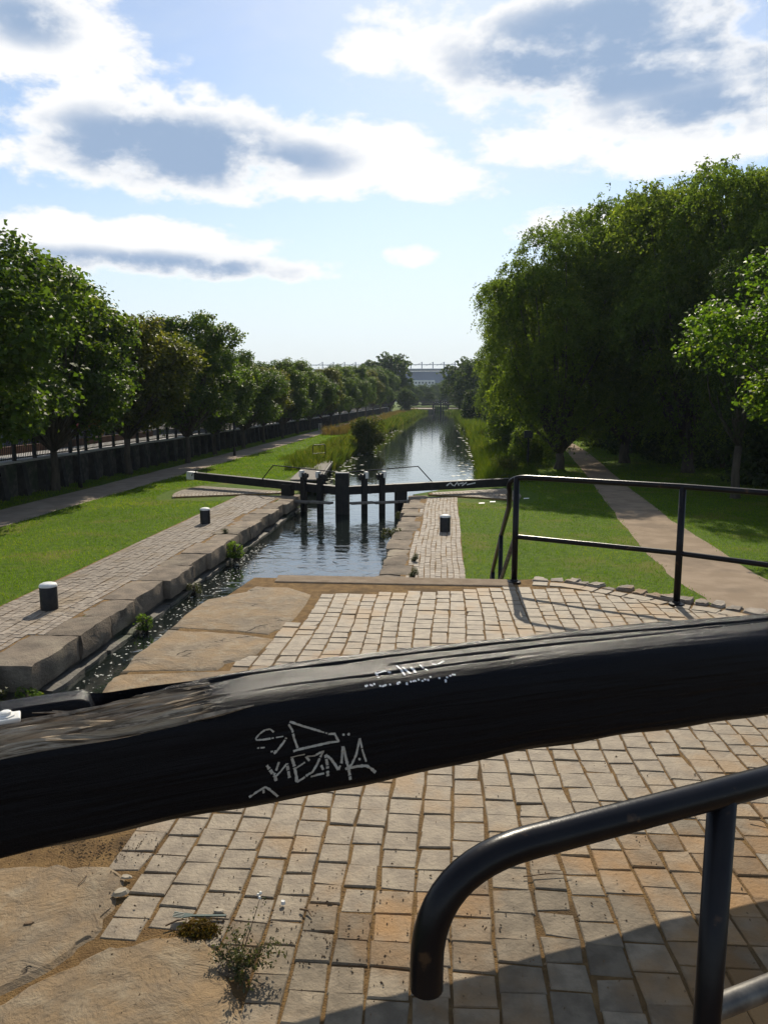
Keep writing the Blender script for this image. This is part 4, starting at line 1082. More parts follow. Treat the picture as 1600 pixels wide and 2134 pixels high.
def weeping(name, h, r_, trunk_h, nlobe, nstrand, per, m, tr=.28, lr=(1.2, 2.1), droop=(.6, 1.9), leaf=.24, wratio=.28):
    """soft crown: lobes clothed with arching, drooping sprays of narrow leaves"""
    cz = (h + trunk_h) / 2; rz = (h - trunk_h) / 2
    lobes = crown_lobes(nlobe, r_, r_, rz, cz, lr)
    lobes.append((np.array([0, 0, cz + rz * .5]), lr[1])); lobes.append((np.array([0, 0, cz - rz * .2]), lr[1] * 1.2))
    tot = sum(l[1] ** 2 for l in lobes); Vs, Qs, Rs, off = [], [], [], 0
    for c_, lr_ in lobes:
        ns_ = int(nstrand * lr_ ** 2 / tot); d = unit(rng.normal(size=(ns_, 3)) + np.array([0, 0, .45]))
        st_ = c_ + d * (lr_ * rng.uniform(.45, 1.0, ns_) ** .5 * np.where(rng.uniform(0, 1, ns_) < .05, 1.35, 1.0))[:, None]
        out_ = unit(d * np.array([1, 1, .35]) + rng.normal(size=(ns_, 3)) * .3); ln = rng.uniform(*droop, ns_)
        t = np.tile(np.linspace(0, 1, per), ns_); ii = np.repeat(np.arange(ns_), per)
        p = st_[ii] + out_[ii] * (ln[ii] * .55 * t)[:, None]; p[:, 2] -= ln[ii] * .75 * t ** 1.9
        p += rng.normal(size=p.shape) * .07
        ax = out_[ii] * (1 - t)[:, None] + np.array([0, 0, -1.0]) * (t + .15)[:, None] + rng.normal(size=p.shape) * .55
        L = leaf * rng.uniform(.7, 1.35, len(p)); br = rng.uniform(0, .35)
        V_, Q_, R_ = leaves(p, rng.normal(size=p.shape) + np.array([0, 0, .5]), L, L * wratio * rng.uniform(.8, 1.4, len(p)), np.clip(br + .12 + rng.normal(size=len(p)) * .18 + .25 * rng.uniform(0, 1, ns_)[ii], 0, 1), ax)
        Vs.append(V_); Qs.append(Q_ + off); Rs.append(R_); off += len(V_)
    me_l = npmesh(name + '_crown', np.concatenate(Vs), np.concatenate(Qs), m, np.concatenate(Rs))
    mb = MB(); branch_tubes(mb, Vector((0, 0, 0)), [Vector(l[0]) for l in lobes if l[0][2] > trunk_h], tr, (0, 0, trunk_h), .5)
    return mesh(name + '_trunk', mb.V, mb.F, M_bark, True), me_l
def plant_tree(kind, loc, label, rz, s=1.0, sz=None, name='maple_tree', group=None, cat='tree'):
    o = empty(name, loc, label=label, cat=cat, group=group); o.rotation_euler = (0, 0, rz); o.scale = (s, s, sz or s)
    link('trunk', kind[0], o); link('crown', kind[1], o)
    return o
MV = [(8.4, 3.6, 1.6, 60), (8.0, 3.3, 1.9, 52), (9.2, 3.4, 1.7, 58), (7.8, 3.9, 1.6, 62)]
maple = [broadleaf('maple%d' % i, a, b_, c__, nl_, 40000, .155, (L_maple, L_maple2, L_maple, L_maple)[i], lr=(.38, 1.12)) for i, (a, b_, c__, nl_) in enumerate(MV)]
G1 = 'row of maples between towpath and wall'
row = [(-15.7, 22.8, 1.14, 3), (-16.0, 30.2, 1.12, 0), (-15.75, 37.0, 1.0, 1), (-15.0, 43.6, .98, 2), (-15.5, 50.5, .82, 0), (-15.4, 57.5, .84, 3), (-15.5, 64.5, .82, 1), (-15.5, 72, .82, 0), (-15.6, 80, .84, 2), (-15.7, 88, .86, 3), (-15.7, 96, .88, 1), (-15.8, 105, .9, 0), (-16, 115, .92, 2), (-16, 126, .94, 3), (-16, 138, 1.0, 0), (-16, 152, 1.05, 1), (-16, 168, 1.1, 2), (-16, 186, 1.2, 3)]
for i, (x, y, s_, v) in enumerate(row):
    lab = ('maple tree cut by the left edge of the picture, its trunk out of view' if i == 0 else 'maple in the row along the wall, %s trunk from the left edge' % ORD[i - 1])
    plant_tree(maple[v], (x, y, ZL), lab, random.uniform(0, 6.28), s_ * random.uniform(.93, 1.07), s_ * random.uniform(.94, 1.08) * (1 + max(0, y - 80) / 650), group=G1)
# trees behind the wall and across the street
G2 = 'trees across the street'
for i, (x, y, s_, lab) in enumerate(((-23, 46, 1.05, 'dark tree across the street showing above the second and third maples'), (-24, 60, 1.0, 'tree across the street above the gap after the third maple'), (-21, 66, .98, 'tall spiky topped tree rising above the middle of the maple row'),
     (-23, 92, .85, 'tree across the street behind the far half of the maple row'), (-30, 70, 1.1, 'broad tree far across the street behind the grey wall'), (-36, 40, 1.5, 'big dark tree beside the orange house'), (-40, 66, 1.5, 'big tree behind the orange house'), (-34, 92, 1.1, 'big tree at the far end of the street'), (-26, 130, 1.0, 'big tree beyond the end of the maple row'), (-22, 165, 1.1, 'tall tree where the maple row meets the stadium'))):
    plant_tree(maple[(i + 1) % 4], (x, y, ZS), lab, random.uniform(0, 6.28), s_, group=G2, name='street_tree')
# right bank: big soft-leaved trees
willow = [weeping('willow%d' % i, 14.2, 4.9, 1.0, 40, 9500, 11, L_willow, lr=(.9, 1.9), droop=(.25, .95), leaf=.18, wratio=.34) for i in range(3)]
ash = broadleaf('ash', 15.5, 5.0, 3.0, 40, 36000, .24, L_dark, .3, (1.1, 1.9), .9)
G3 = 'tall trees shading the footpath'
rt = [(6.0, 41.5, .87, 0, 'willow nearest the water, its foliage hanging over the bank'), (10.4, 46.0, 1.07, 1, 'willow behind the sign post, second in from the water'), (12.2, 40.0, 1.06, 2, 'tall rounded willow in the middle of the wood on the footpath side'),
      (15.0, 35.5, 1.02, 1, 'tall willow near the right edge of the picture, its top against the dark cloud'), (18.2, 32.5, 1.03, 2, 'tallest willow cut by the right edge of the picture'), (6.6, 62, .95, 1, 'willow next along the bank behind the one nearest the water'), (13.5, 62, 1.0, 1, 'willow deep in the shade along the far footpath'), (7.2, 82, .9, 0, 'far willow on the footpath side before the dark bush')]
for x, y, s_, v, lab in rt: plant_tree(willow[v], (x, y, ZL), lab, random.uniform(0, 6.28), s_, name='willow_tree', group=G3)
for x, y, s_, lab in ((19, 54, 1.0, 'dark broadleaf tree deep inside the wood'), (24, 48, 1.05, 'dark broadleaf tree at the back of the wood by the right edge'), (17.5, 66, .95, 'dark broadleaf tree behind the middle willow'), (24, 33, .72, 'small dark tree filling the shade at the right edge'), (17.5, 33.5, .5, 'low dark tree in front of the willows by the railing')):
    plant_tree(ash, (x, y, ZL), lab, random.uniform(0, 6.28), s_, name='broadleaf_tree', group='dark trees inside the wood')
fresh = broadleaf('fresh', 8.6, 3.9, 2.4, 38, 30000, .14, L_fresh, .18, (.8, 1.3))
plant_tree(fresh, (11.4, 23.5, ZL), 'bright fresh green maple leaning in at the right edge of the picture', 1.0, 1.0)
pine = weeping('pine', 9.5, 2.0, 2.0, 16, 1500, 10, L_dark, .16, (.6, 1.0), (.3, .7), .2, .1)
plant_tree(pine, (10.9, 29.8, ZL), 'soft needled pine standing before the willows on the right', .4, 1.0, name='pine_tree')
# hedge at the back of the wood
def shrub_mesh(name, rx, ry, h, nleaf, leaf, m, nl=12, lr=(.35, .6)):
    lobes = [(np.array([rng.uniform(-.7, .7) * rx, rng.uniform(-.7, .7) * ry, rng.uniform(.10, .8) * h]), rng.uniform(*lr) * min(rx, ry, h)) for _ in range(nl)]
    Vs, Qs, Rs, off = [], [], [], 0
    for c_, lr_ in lobes:
        n_ = nleaf // nl; d = unit(rng.normal(size=(n_, 3))); p = c_ + d * (lr_ * rng.uniform(.3, 1.1, n_) ** .5)[:, None] * np.array([rx / min(rx, ry, h), ry / min(rx, ry, h), 1.0]) ** .6
        p[:, 2] = np.abs(p[:, 2])
        L = leaf * rng.uniform(.6, 1.3, n_); V_, Q_, R_ = leaves(p, d * .6 + np.array([0, 0, .5]) + rng.normal(size=(n_, 3)) * .5, L, L * .6, np.clip(rng.normal(size=n_) * .22 + .4, 0, 1))
        Vs.append(V_); Qs.append(Q_ + off); Rs.append(R_); off += len(V_)
    mb = MB()
    for _ in range(5): mb.tube([(random.uniform(-.1, .1), random.uniform(-.1, .1), -.1), (random.uniform(-.3, .3) * rx, random.uniform(-.3, .3) * ry, h * .35), (random.uniform(-.6, .6) * rx, random.uniform(-.6, .6) * ry, h * .8)], [.04, .03, .01], 5)
    return mesh(name + '_stem', mb.V, mb.F, M_bark, True), npmesh(name + '_foliage', np.concatenate(Vs), np.concatenate(Qs), m, np.concatenate(Rs))
def plant_shrub(kind, loc, label, rz=0, s=1.0, sz=None, name='shrub', group=None):
    o = empty(name, loc, label=label, cat='shrub', group=group); o.rotation_euler = (0, 0, rz); o.scale = (s, s, sz or s)
    link('stem', kind[0], o); link('foliage', kind[1], o)
    return o
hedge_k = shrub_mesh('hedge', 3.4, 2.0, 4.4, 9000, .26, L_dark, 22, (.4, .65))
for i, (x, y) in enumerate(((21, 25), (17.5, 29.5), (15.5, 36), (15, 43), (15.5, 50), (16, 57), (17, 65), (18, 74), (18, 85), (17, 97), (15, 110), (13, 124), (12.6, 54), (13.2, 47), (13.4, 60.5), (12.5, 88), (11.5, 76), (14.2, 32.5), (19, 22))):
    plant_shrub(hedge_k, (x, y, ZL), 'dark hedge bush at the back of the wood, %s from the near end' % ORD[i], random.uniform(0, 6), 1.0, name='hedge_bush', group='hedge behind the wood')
bushk = shrub_mesh('goldbush', 1.6, 1.1, 1.6, 4000, .14, L_bush, 14)
for i, (x, y, s_, lab) in enumerate(((-24.2, 43.5, .72, 'yellow-green sunlit bush over the grey garden wall'), (-24.2, 46, .66, 'second sunlit bush over the grey wall beside the van'), (-27, 37, .9, 'green bush below the orange house'))):
    plant_shrub(bushk, (x, y, ZS), lab, i, s_, group='garden bushes across the street')
# willows' low skirt over the bank
skirt = shrub_mesh('skirt', 1.5, 1.5, 2.6, 7000, .17, L_willow, 14)
for i, (x, y, s_, lab) in enumerate(((4.6, 44, .8, 'leafy bush on the footpath bank next to the sign post'), (5.6, 50, 1.0, 'leafy bush under the willow nearest the water'), (5.2, 60, 1.1, 'green bush at the water edge below the willow'), (5.4, 74, 1.15, 'distant green bush on the footpath bank'))):
    plant_shrub(skirt, (x, y, ZL), lab, i * 1.3, s_, group='bushes on the footpath bank')
dock_k = shrub_mesh('dock', .7, .7, .95, 2600, .08, L_dock, 12)
plant_shrub(dock_k, (PY(1052, 985, 38).x, 38, ZL), 'brownish weedy bush by the water beside the balance beam', 0, 1.0)
darkb = shrub_mesh('darkbush', 1.5, 1.6, 4.0, 8000, .20, L_dark, 18)
plant_shrub(shrub_mesh('bankbush', 1.35, 1.6, 3.3, 12000, .15, L_dock, 26), (PY(768, 930, 62).x, 62, ZL - .75), 'dark brownish bush leaning over the water on the towpath bank', .3, 1.0)
plant_shrub(darkb, (5.6, 128, ZL), 'big dark bush overhanging the far end of the water', 0, 1.9, 1.6)
plant_shrub(darkb, (7.5, 112, ZL), 'second dark bush in front of the far bend of the bank', 1.6, 1.5, 1.4)
# far trees
far_k = broadleaf('far', 11, 4.8, .6, 30, 11000, .40, L_far, .25, (1.1, 1.8))
for x, y, s_, lab in ((-9, 300, .85, 'round pale green tree behind the distant lock gates'), (PY(965, 800, 200).x + 1, 200, 1.3, 'tall far tree on the footpath side of the distant lock'), (PY(990, 800, 175).x, 175, 1.1, 'far tree behind the big dark bush'),
    (PY(812, 800, 225).x, 225, 1.55, 'far tree standing left of the stadium'), (PY(775, 800, 260).x, 260, 1.5, 'far tree beyond the end of the boundary wall'), (PY(905, 800, 380).x, 380, 1.0, 'hazy tree in front of the stadium base'), (PY(930, 800, 420).x, 420, 1.25, 'hazy dark tree right of the stadium'), (PY(955, 800, 330).x, 330, 1.3, 'hazy tree behind the tall far tree'),
    (PY(975, 800, 260).x, 260, 1.3, 'far tree closing the right side of the view'), (PY(870, 800, 440).x, 440, 1.0, 'hazy tree below the pale building'), (PY(840, 800, 330).x, 330, 1.0, 'hazy tree left of the pale building'), (PY(930, 800, 300).x, 300, .7, 'small far tree right behind the gates'), (PY(895, 800, 340).x, 340, .75, 'low hazy tree left behind the gates'), (PY(860, 800, 290).x, 290, .8, 'leafy far tree at the end of the meadow'), (PY(1010, 800, 190).x, 190, 1.1, 'far tree between the willows and the dark bush'), (PY(915, 800, 520).x, 520, 1.3, 'faint hazy tree straight below the stadium'), (PY(845, 800, 200).x, 200, .6, 'small dark tree at the end of the maple row')):
    plant_tree(far_k, (x, y, ZL), lab, random.uniform(0, 6), s_, name='far_tree', group='distant trees around the stadium')

# ================================================================== STADIUM
SY = 900
sx0, sx1 = PY(640, 770, SY).x, PY(1010, 770, SY).x
zt = PY(880, 766, SY).z; 
std = empty('stadium', ((sx0 + sx1) / 2, SY, ZL), label='large hazy blue stadium stand with masts on its roof at the end of the canal', cat='stadium')
MB().add(rel(boxv(sx0, sx1, SY, SY + 90, ZL, zt - 4), std), BF).build('stand', M_stand, std)
MB().add(rel([(sx0 - 3, SY - 6, zt - 2.2), (sx1 + 3, SY - 6, zt - 2.2), (sx1 + 3, SY + 92, zt - .5), (sx0 - 3, SY + 92, zt - .5), (sx0 - 3, SY - 6, zt - 1.2), (sx1 + 3, SY - 6, zt - 1.2), (sx1 + 3, SY + 92, zt + .5), (sx0 - 3, SY + 92, zt + .5)], std), BF).build('roof', M_steel, std)
zr = PY(880, 760, SY).z
MB().tube(rel([(sx0, SY - 4, zr), (sx1, SY - 4, zr)], std), .5, 6).build('roof_truss', M_steel, std)
xx = 672
while xx < 1000:
    p = PY(xx, 754, SY - 4)
    MB().tube(rel([(p.x, SY - 4, zt - 1), (p.x, SY - 4, p.z)], std), .5, 6).build('mast', M_stand, std)
    mst = std.children[-1]
    MB().tube(rel([(p.x, SY - 4, p.z - .5), (p.x - 8, SY - 4, zr - 1)], std), .25, 5).build('stay', M_steel, mst)
    xx += 23
for i in range(9):
    x_ = sx0 + (sx1 - sx0) * (i + .5) / 9
    MB().add(rel(boxv(x_ - 6, x_ + 6, SY - .6, SY - .1, zt - 22, zt - 10), std), BF).build('cladding_panel', M_stand2, std)
pb = empty('building', (PY(880, 800, 800).x, 800, ZL), label='pale block with dark windows in front of the stadium', cat='building')
bx0, bx1 = PY(856, 800, 800).x, PY(905, 800, 800).x; bz = PY(880, 792, 800).z
MB().add(rel(boxv(bx0, bx1, 800, 830, ZL, bz), pb), BF).build('wall', M_render, pb)
for i in range(7):
    x_ = bx0 + (bx1 - bx0) * (i + .2) / 7
    wn = MB().add(rel(boxv(x_, x_ + 2.2, 799.8, 799.99, bz - 3.6, bz - 1.6), pb), BF).build('window', M_steel, pb)
    MB().add(rel(boxv(x_ + .15, x_ + 2.05, 799.7, 799.79, bz - 3.45, bz - 1.75), pb), BF).build('pane', M_glass, wn)

# ================================================================== BANKS, REEDS, LAWN BLADES, LILIES, FOAM
def scatter(x0, x1, y0, y1, n):
    return rng.uniform(x0, x1, n), rng.uniform(y0, y1, n)
def blade_obj(name, xy, z, h, wd, lean, m, label, tone=(.45, .22)):
    n_ = len(xy); pts = np.column_stack([xy, np.full(n_, z)])
    pt = np.array([_nz.noise(Vector((a * .55, b * .55, 7.7))) + .6 * _nz.noise(Vector((a * 2.1, b * 2.1, 1.7))) for a, b in xy])
    V_, Q_, R_ = blades(pts, h, wd, lean, np.clip(rng.normal(size=n_) * tone[1] + tone[0] + .38 * pt, 0, 1))
    return link(name, npmesh(name, V_, Q_, m, R_), kind='stuff', label=label)
# mown lawns
x, y = scatter(-13.2, -7.5, 11, 100, 240000); keep = (x > -13.08 + .10 * np.sin(y * 2.1) * np.sin(y * .7) + rng.normal(size=len(x)) * .05) & ((x < -8.05) | (y > 30.5)) & (x < np.array([float(lerp_pl(CL, v)) for v in y]) - .1) & (rng.uniform(0, 1, len(x)) < np.clip(1.3 - (y - 11) / 40, .16, 1))
keep &= ~(((x + 5.95) ** 2 + (y - 29.9) ** 2 < 5.3 ** 2) & (y > 27.4))
fs = np.clip(y[keep] / 22, 1, 4)
blade_obj('lawn_grass', np.column_stack([x, y])[keep], ZL, rng.uniform(.02, .055, keep.sum()) * fs ** .5, rng.uniform(.006, .014, keep.sum()) * fs, rng.uniform(.2, .9, keep.sum()), L_grass, 'short mown grass between towpath and lock', (.42, .22))
x, y = scatter(.42, 16, 12.5, 75, 330000)
lx = np.interp(y, [p.y for p in pl_l], [p.x for p in pl_l]); rx_ = np.interp(y, [p.y for p in pl_r], [p.x for p in pl_r])
keep = (x > np.array([float(lerp_pl(CR, v)) for v in y]) + .1) & ((x > .42) | (y > 30)) & (rng.uniform(0, 1, len(x)) < np.clip(1.3 - (y - 11) / 30, .12, 1)) & ((x < lx + rng.normal(size=len(x)) * .06 + .05 * np.sin(y * 3)) | (x > rx_ + rng.normal(size=len(x)) * .06)) & ~(((x + 1.15) ** 2 + (y - 29.9) ** 2 < 4.7 ** 2) & (y > 27.5))
fs = np.clip(y[keep] / 22, 1, 4)
blade_obj('lawn_grass', np.column_stack([x, y])[keep], ZL, rng.uniform(.02, .055, keep.sum()) * fs ** .5, rng.uniform(.006, .014, keep.sum()) * fs, rng.uniform(.2, .9, keep.sum()), L_grass, 'short mown grass beside the footpath', (.42, .22))
# verge under the maples
x, y = scatter(-16.5, -15.0, 20, 90, 9000)
blade_obj('verge_grass', np.column_stack([x, y]), ZL, rng.uniform(.04, .12, len(x)), rng.uniform(.012, .025, len(x)), rng.uniform(.2, .9, len(x)), L_grass, 'shaded grass verge below the wall')
# towpath bank
def bankside(x0f, x1f, y0, y1, n, hmin, hmax, m, label, name='bank_grass', tone=(.5, .25), wd=(.015, .03), z=None):
    y = y0 + (y1 - y0) * rng.uniform(0, 1, n) ** 1.2
    a = np.array([x0f(v) for v in y]); b = np.array([x1f(v) for v in y]); u = rng.uniform(0, 1, n); x = a + (b - a) * u
    clump = np.array([mn.noise(Vector((xx * .7, yy * .35, 2.2))) for xx, yy in zip(x, y)])
    h = np.clip(rng.uniform(hmin, hmax, n) * (.8 + .7 * clump), .08, 3); sc_ = np.clip(y / 45, 1, 3)
    return blade_obj(name, np.column_stack([x, y]), ZL - .03 if z is None else z, h, rng.uniform(*wd, n) * sc_, rng.uniform(.1, .6, n), m, label, tone)
cl = lambda y: float(lerp_pl(CL, y)); cr = lambda y: float(lerp_pl(CR, y))
bankside(lambda y: cl(y) - 1.4, lambda y: cl(y) + .12, 39.5, 75, 9000, .3, .85, L_reed, 'long pale grass and reeds on the towpath bank')
bankside(lambda y: cl(y) - 3.0, lambda y: cl(y) - 1.2, 46, 80, 6000, .12, .4, L_reed, 'rough grass between towpath and reeds', tone=(.4, .2))
bankside(lambda y: cl(y) - 1.8, lambda y: cl(y) + .5, 72, 220, 14000, .4, 1.1, L_reed, 'distant reeds along the towpath bank', tone=(.35, .25))
bankside(lambda y: cl(y) - 5.2, lambda y: cl(y) - 1.6, 78, 225, 16000, .5, 1.1, L_brown, 'brownish seeding meadow along the far towpath bank', name='meadow')
bankside(lambda y: cr(y) - .1, lambda y: cr(y) + 2.4, 35, 70, 12000, .25, .8, L_reed, 'long grass on the footpath bank', tone=(.3, .2))
bankside(lambda y: cr(y) - .5, lambda y: cr(y) + 3.5, 66, 225, 14000, .4, 1.0, L_reed, 'distant reeds along the footpath bank', tone=(.3, .2))
bankside(lambda y: cl(y) - .02, lambda y: cl(y) + .45, 36, 110, 15000, .5, 1.05, L_reed, 'reeds standing in the water edge along the towpath bank', name='bank_reeds', z=ZW - .05, tone=(.42, .25))
bankside(lambda y: cl(y) - .02, lambda y: cl(y) + .7, 110, 230, 7000, .6, 1.2, L_reed, 'far reeds standing in the water edge along the towpath bank', name='bank_reeds', z=ZW - .05, tone=(.4, .25))
bankside(lambda y: cr(y) - .45, lambda y: cr(y) + .02, 36, 110, 13000, .5, 1.05, L_reed, 'reeds standing in the water edge along the footpath bank', name='bank_reeds', z=ZW - .05, tone=(.3, .2))
bankside(lambda y: cr(y) - .7, lambda y: cr(y) + .02, 110, 228, 6000, .6, 1.2, L_reed, 'far reeds standing in the water edge along the footpath bank', name='bank_reeds', z=ZW - .05, tone=(.3, .2))
# lily leaves
def discs(name, pts, rad, z, m, label, n_=7):
    V = []; Q = []
    k = len(pts); a = np.linspace(0, 2 * math.pi, n_, endpoint=False)
    cs = np.stack([np.cos(a), np.sin(a)], 1)
    jit = rng.uniform(.75, 1.2, (k, n_, 1)); xy = np.asarray(pts)[:, None, :] + cs[None] * rad[:, None, None] * jit
    V = np.concatenate([xy, np.full((k, n_, 1), z)], 2).reshape(-1, 3) + np.array([0, 0, 1]) * rng.uniform(0, .002, (k * n_, 1))
    return link(name, npmesh(name, V, np.arange(k * n_).reshape(k, n_), m, np.repeat(np.clip(rng.normal(size=k) * .2 + .5, 0, 1), n_)), kind='stuff', label=label)
M_lily = mat('lily_leaf', (.10, .13, .03), (.17, .19, .06), 3, .4, spec=.5)
n_ = 240; y = 36 + 70 * rng.uniform(0, 1, n_) ** 1.7; x = np.array([cl(v) for v in y]) + np.abs(rng.normal(size=n_)) * .9 + .1
discs('lily_leaves', np.column_stack([x, y]), rng.uniform(.05, .16, n_), ZW + .006, M_lily, 'floating lily leaves along the towpath bank')
n_ = 110; y = 40 + 90 * rng.uniform(0, 1, n_) ** 1.5; x = np.array([cr(v) for v in y]) - np.abs(rng.normal(size=n_)) * .7 - .1
discs('lily_leaves', np.column_stack([x, y]), rng.uniform(.06, .2, n_), ZW + .006, M_lily, 'floating lily leaves along the footpath bank')
M_foam = mat('foam_fleck', (.50, .50, .46), (.36, .36, .32), 20, .8)
n_ = 620; y = rng.uniform(8.5, 22, n_); x = -5.55 + np.abs(rng.normal(size=n_)) * (.30 + .03 * (22 - y)) + .02 * np.sin(y * 3)
discs('foam_flecks', np.column_stack([x, y]), rng.uniform(.006, .026, n_) * rng.uniform(.5, 1.4, n_), ZW + .005, M_foam, 'white foam flecks floating along the far lock wall', 6)
# wall plants on the lock sides
weedy = shrub_mesh('wallplant', .30, .26, .42, 900, .05, L_weed, 8)
greeny = shrub_mesh('wallfern', .25, .22, .40, 900, .05, L_fresh, 8)
for x, y, z, s_, kd, lab in ((-5.45, 19.3, ZL - .35, 1.1, greeny, 'leafy plant rooted in the far lock wall at the middle of its length'), (-5.50, 13.3, ZL - .46, .75, greeny, 'small green plant on the wall ledge just above the foam'),
    (-5.48, 16.0, ZL - .48, .55, weedy, 'tiny weed in the far lock wall joint'), (-6.3, 9.35, ZL - .62, 1.3, weedy, 'yellowish plant at the near end of the far wall, left edge of the picture'), (-5.75, 9.75, ZL - .55, .8, greeny, 'green tuft below the near end of the far wall'),
    (-1.50, 21.6, ZL - .42, 1.2, weedy, 'bushy plant hanging on the near lock wall beside the water'), (-1.45, 25.5, ZL - .35, .8, weedy, 'small plant on the near lock wall close to the gate'), (-6.1, 20.6, ZL + .02, .35, weedy, 'small dry weed between coping stones and setts'), (-.7, 17.4, ZL + .02, .4, weedy, 'low weed patch in the coping joint of the near lockside'), (-.66, 15.8, ZL + .02, .45, weedy, 'mossy weed tuft at the end of the near lockside setts')):
    plant_shrub(kd, (x, y, z), lab, x * 3, s_, name='wall_plant', group='plants growing on the lock walls')

# ================================================================== JETTY, RAIL FRAME, SIGN POST, PERSON
j0, j1 = P(612, 1001, ZL + .1), P(650, 963, ZL + .1)
jt = empty('landing_stage', j0, label='brown timber landing stage on the towpath bank beyond the gates', cat='landing stage')
jd = (j1 - j0).normalized(); jn = Vector((jd.y, -jd.x, 0)); Lj = (j1 - j0).length + .5
for i in range(int(Lj / .36)):
    a = j0 + jd * (i * .36) - jn * .15; MB().beam(rel([a], jt)[0] + Vector((0, 0, .03)), rel([a + jn * 1.25], jt)[0] + Vector((0, 0, .03)), .34, .06).build('plank', M_plank, jt)
for u in (.05, .5, .95):
    MB().tube(rel([j0 + jd * Lj * u + jn * 1.05 + Vector((0, 0, -1.6)), j0 + jd * Lj * u + jn * 1.05], jt), .08, 8).build('pile', M_wood, jt)
MB().beam(rel([j0 + jn * 1.14 + Vector((0, 0, -.08))], jt)[0], rel([j0 + jd * Lj + jn * 1.14 + Vector((0, 0, -.08))], jt)[0], .07, .2).build('edge_board', M_wood, jt)
fr = empty('guard_rail', P(664, 964, ZL), label='small black tubular guard rail at the end of the landing stage', cat='railing')
p0, p1 = P(652, 965, ZL), P(678, 963, ZL); hh_ = 1.05
MB().tube(rel([p0, p0 + Vector((0, 0, hh_ - .1)), p0.lerp(p1, .08) + Vector((0, 0, hh_)), p0.lerp(p1, .92) + Vector((0, 0, hh_)), p1 + Vector((0, 0, hh_ - .1)), p1], fr), .03, 8).build('frame', M_iron, fr)
MB().tube(rel([p0 + Vector((0, 0, .55)), p1 + Vector((0, 0, .55))], fr), .025, 8).build('cross_bar', M_iron, fr)
sp_ = P(1099, 986, ZL); o = empty('sign_post', sp_, label='small black box sign on a post beside the footpath bank', cat='sign')
zt2 = PY(1099, 897, sp_.y).z - ZL
MB().tube([(0, 0, -.1), (0, 0, zt2 - .1)], .045, 8).build('post', M_iron, o)
MB().box(-.22, .22, -.08, .08, zt2 - .38, zt2).build('box', M_iron, o, bevel=.015)

def person(loc, rz):
    o = empty('person', loc, label='person in a dark jacket and pale trousers walking far off on the towpath', cat='person'); o.rotation_euler = (0, 0, rz)
    jn_ = [(0, 0, .95), (0, 0, 1.15), (0, .01, 1.38), (0, 0, 1.50), (0, .02, 1.62), (0, .02, 1.72),
           (.10, 0, .90), (.11, .08, .50), (.10, .16, .08), (.10, .28, .04), (-.10, 0, .90), (-.11, -.04, .50), (-.10, -.22, .10), (-.10, -.12, .04),
           (.19, 0, 1.40), (.25, -.06, 1.14), (.23, .06, .90), (-.19, 0, 1.40), (-.25, .06, 1.14), (-.23, .14, .90)]
    ed = [(0, 1), (1, 2), (2, 3), (3, 4), (4, 5), (0, 6), (6, 7), (7, 8), (8, 9), (0, 10), (10, 11), (11, 12), (12, 13), (2, 14), (14, 15), (15, 16), (2, 17), (17, 18), (18, 19)]
    rad = [.15, .14, .17, .055, .095, .075, .09, .065, .045, .035, .09, .065, .045, .035, .07, .05, .04, .07, .05, .04]
    me = bpy.data.meshes.new('body'); me.from_pydata(jn_, ed, []); b = link('body', me, o)
    b.modifiers.new('skin', 'SKIN'); me.skin_vertices[0].data[0].use_root = True
    for i, r_ in enumerate(rad): me.skin_vertices[0].data[i].radius = (r_, r_ * (.75 if i < 3 else 1))
    b.modifiers.new('sub', 'SUBSURF').levels = 1; b.modifiers['sub'].render_levels = 1
    m = bpy.data.materials.new('clothed_body'); m.use_nodes = True; N = NT(m.node_tree)
    zc = N.n.new('ShaderNodeSeparateXYZ'); N.l.new(N.n.new('ShaderNodeTexCoord').outputs['Object'], zc.inputs[0])
    c_ = N.mix(N.m('GREATER_THAN', zc.outputs[2], .93), (.36, .34, .31, 1), (.012, .013, .018, 1)); c_ = N.mix(N.m('GREATER_THAN', zc.outputs[2], 1.49), c_, (.42, .27, .2, 1)); c_ = N.mix(N.m('LESS_THAN', zc.outputs[2], .07), c_, (.03, .03, .03, 1))
    N.l.new(c_, N.n['Principled BSDF'].inputs['Base Color']); N.n['Principled BSDF'].inputs['Roughness'].default_value = .85
    me.materials.append(m)
    MB().lathe([(.06, 1.60), (.105, 1.66), (.10, 1.73), (.05, 1.78)], 14, (0, .0, 0)).build('hair', M_hair, o, smooth=True)
pp_ = P(667, 899, ZL); person((pp_.x, pp_.y, ZL), R(180))

# ================================================================== SMALL THINGS ON THE PLATFORM
f0, f1 = P(362, 1917), P(471, 1916); fd = (f1 - f0).normalized(); fn = Vector((-fd.y, fd.x, 0)); fz = Vector((0, 0, .012))
fk = empty('plastic_fork', f0, label='dark green plastic fork lying beside the moss', cat='fork')
MB().beam(rel([f0 + fd * .055 + fz], fk)[0], rel([f1 + fz], fk)[0], .008, .004).build('handle', M_fork, fk)
hd = MB(); hd.add(rel([f0 + fd * .032 + fn * .011 + fz, f0 + fd * .032 - fn * .011 + fz, f0 + fd * .06 - fn * .005 + fz, f0 + fd * .06 + fn * .005 + fz] + [v + Vector((0, 0, .003)) for v in [f0 + fd * .032 + fn * .011 + fz, f0 + fd * .032 - fn * .011 + fz, f0 + fd * .06 - fn * .005 + fz, f0 + fd * .06 + fn * .005 + fz]], fk), BF).build('head', M_fork, fk)
for q in (-.009, -.003, .003, .009): MB().beam(rel([f0 + fn * q * 1.2 + fz + Vector((0, 0, .006))], fk)[0], rel([f0 + fd * .034 + fn * q + fz], fk)[0], .0028, .003).build('tine', M_fork, fk)
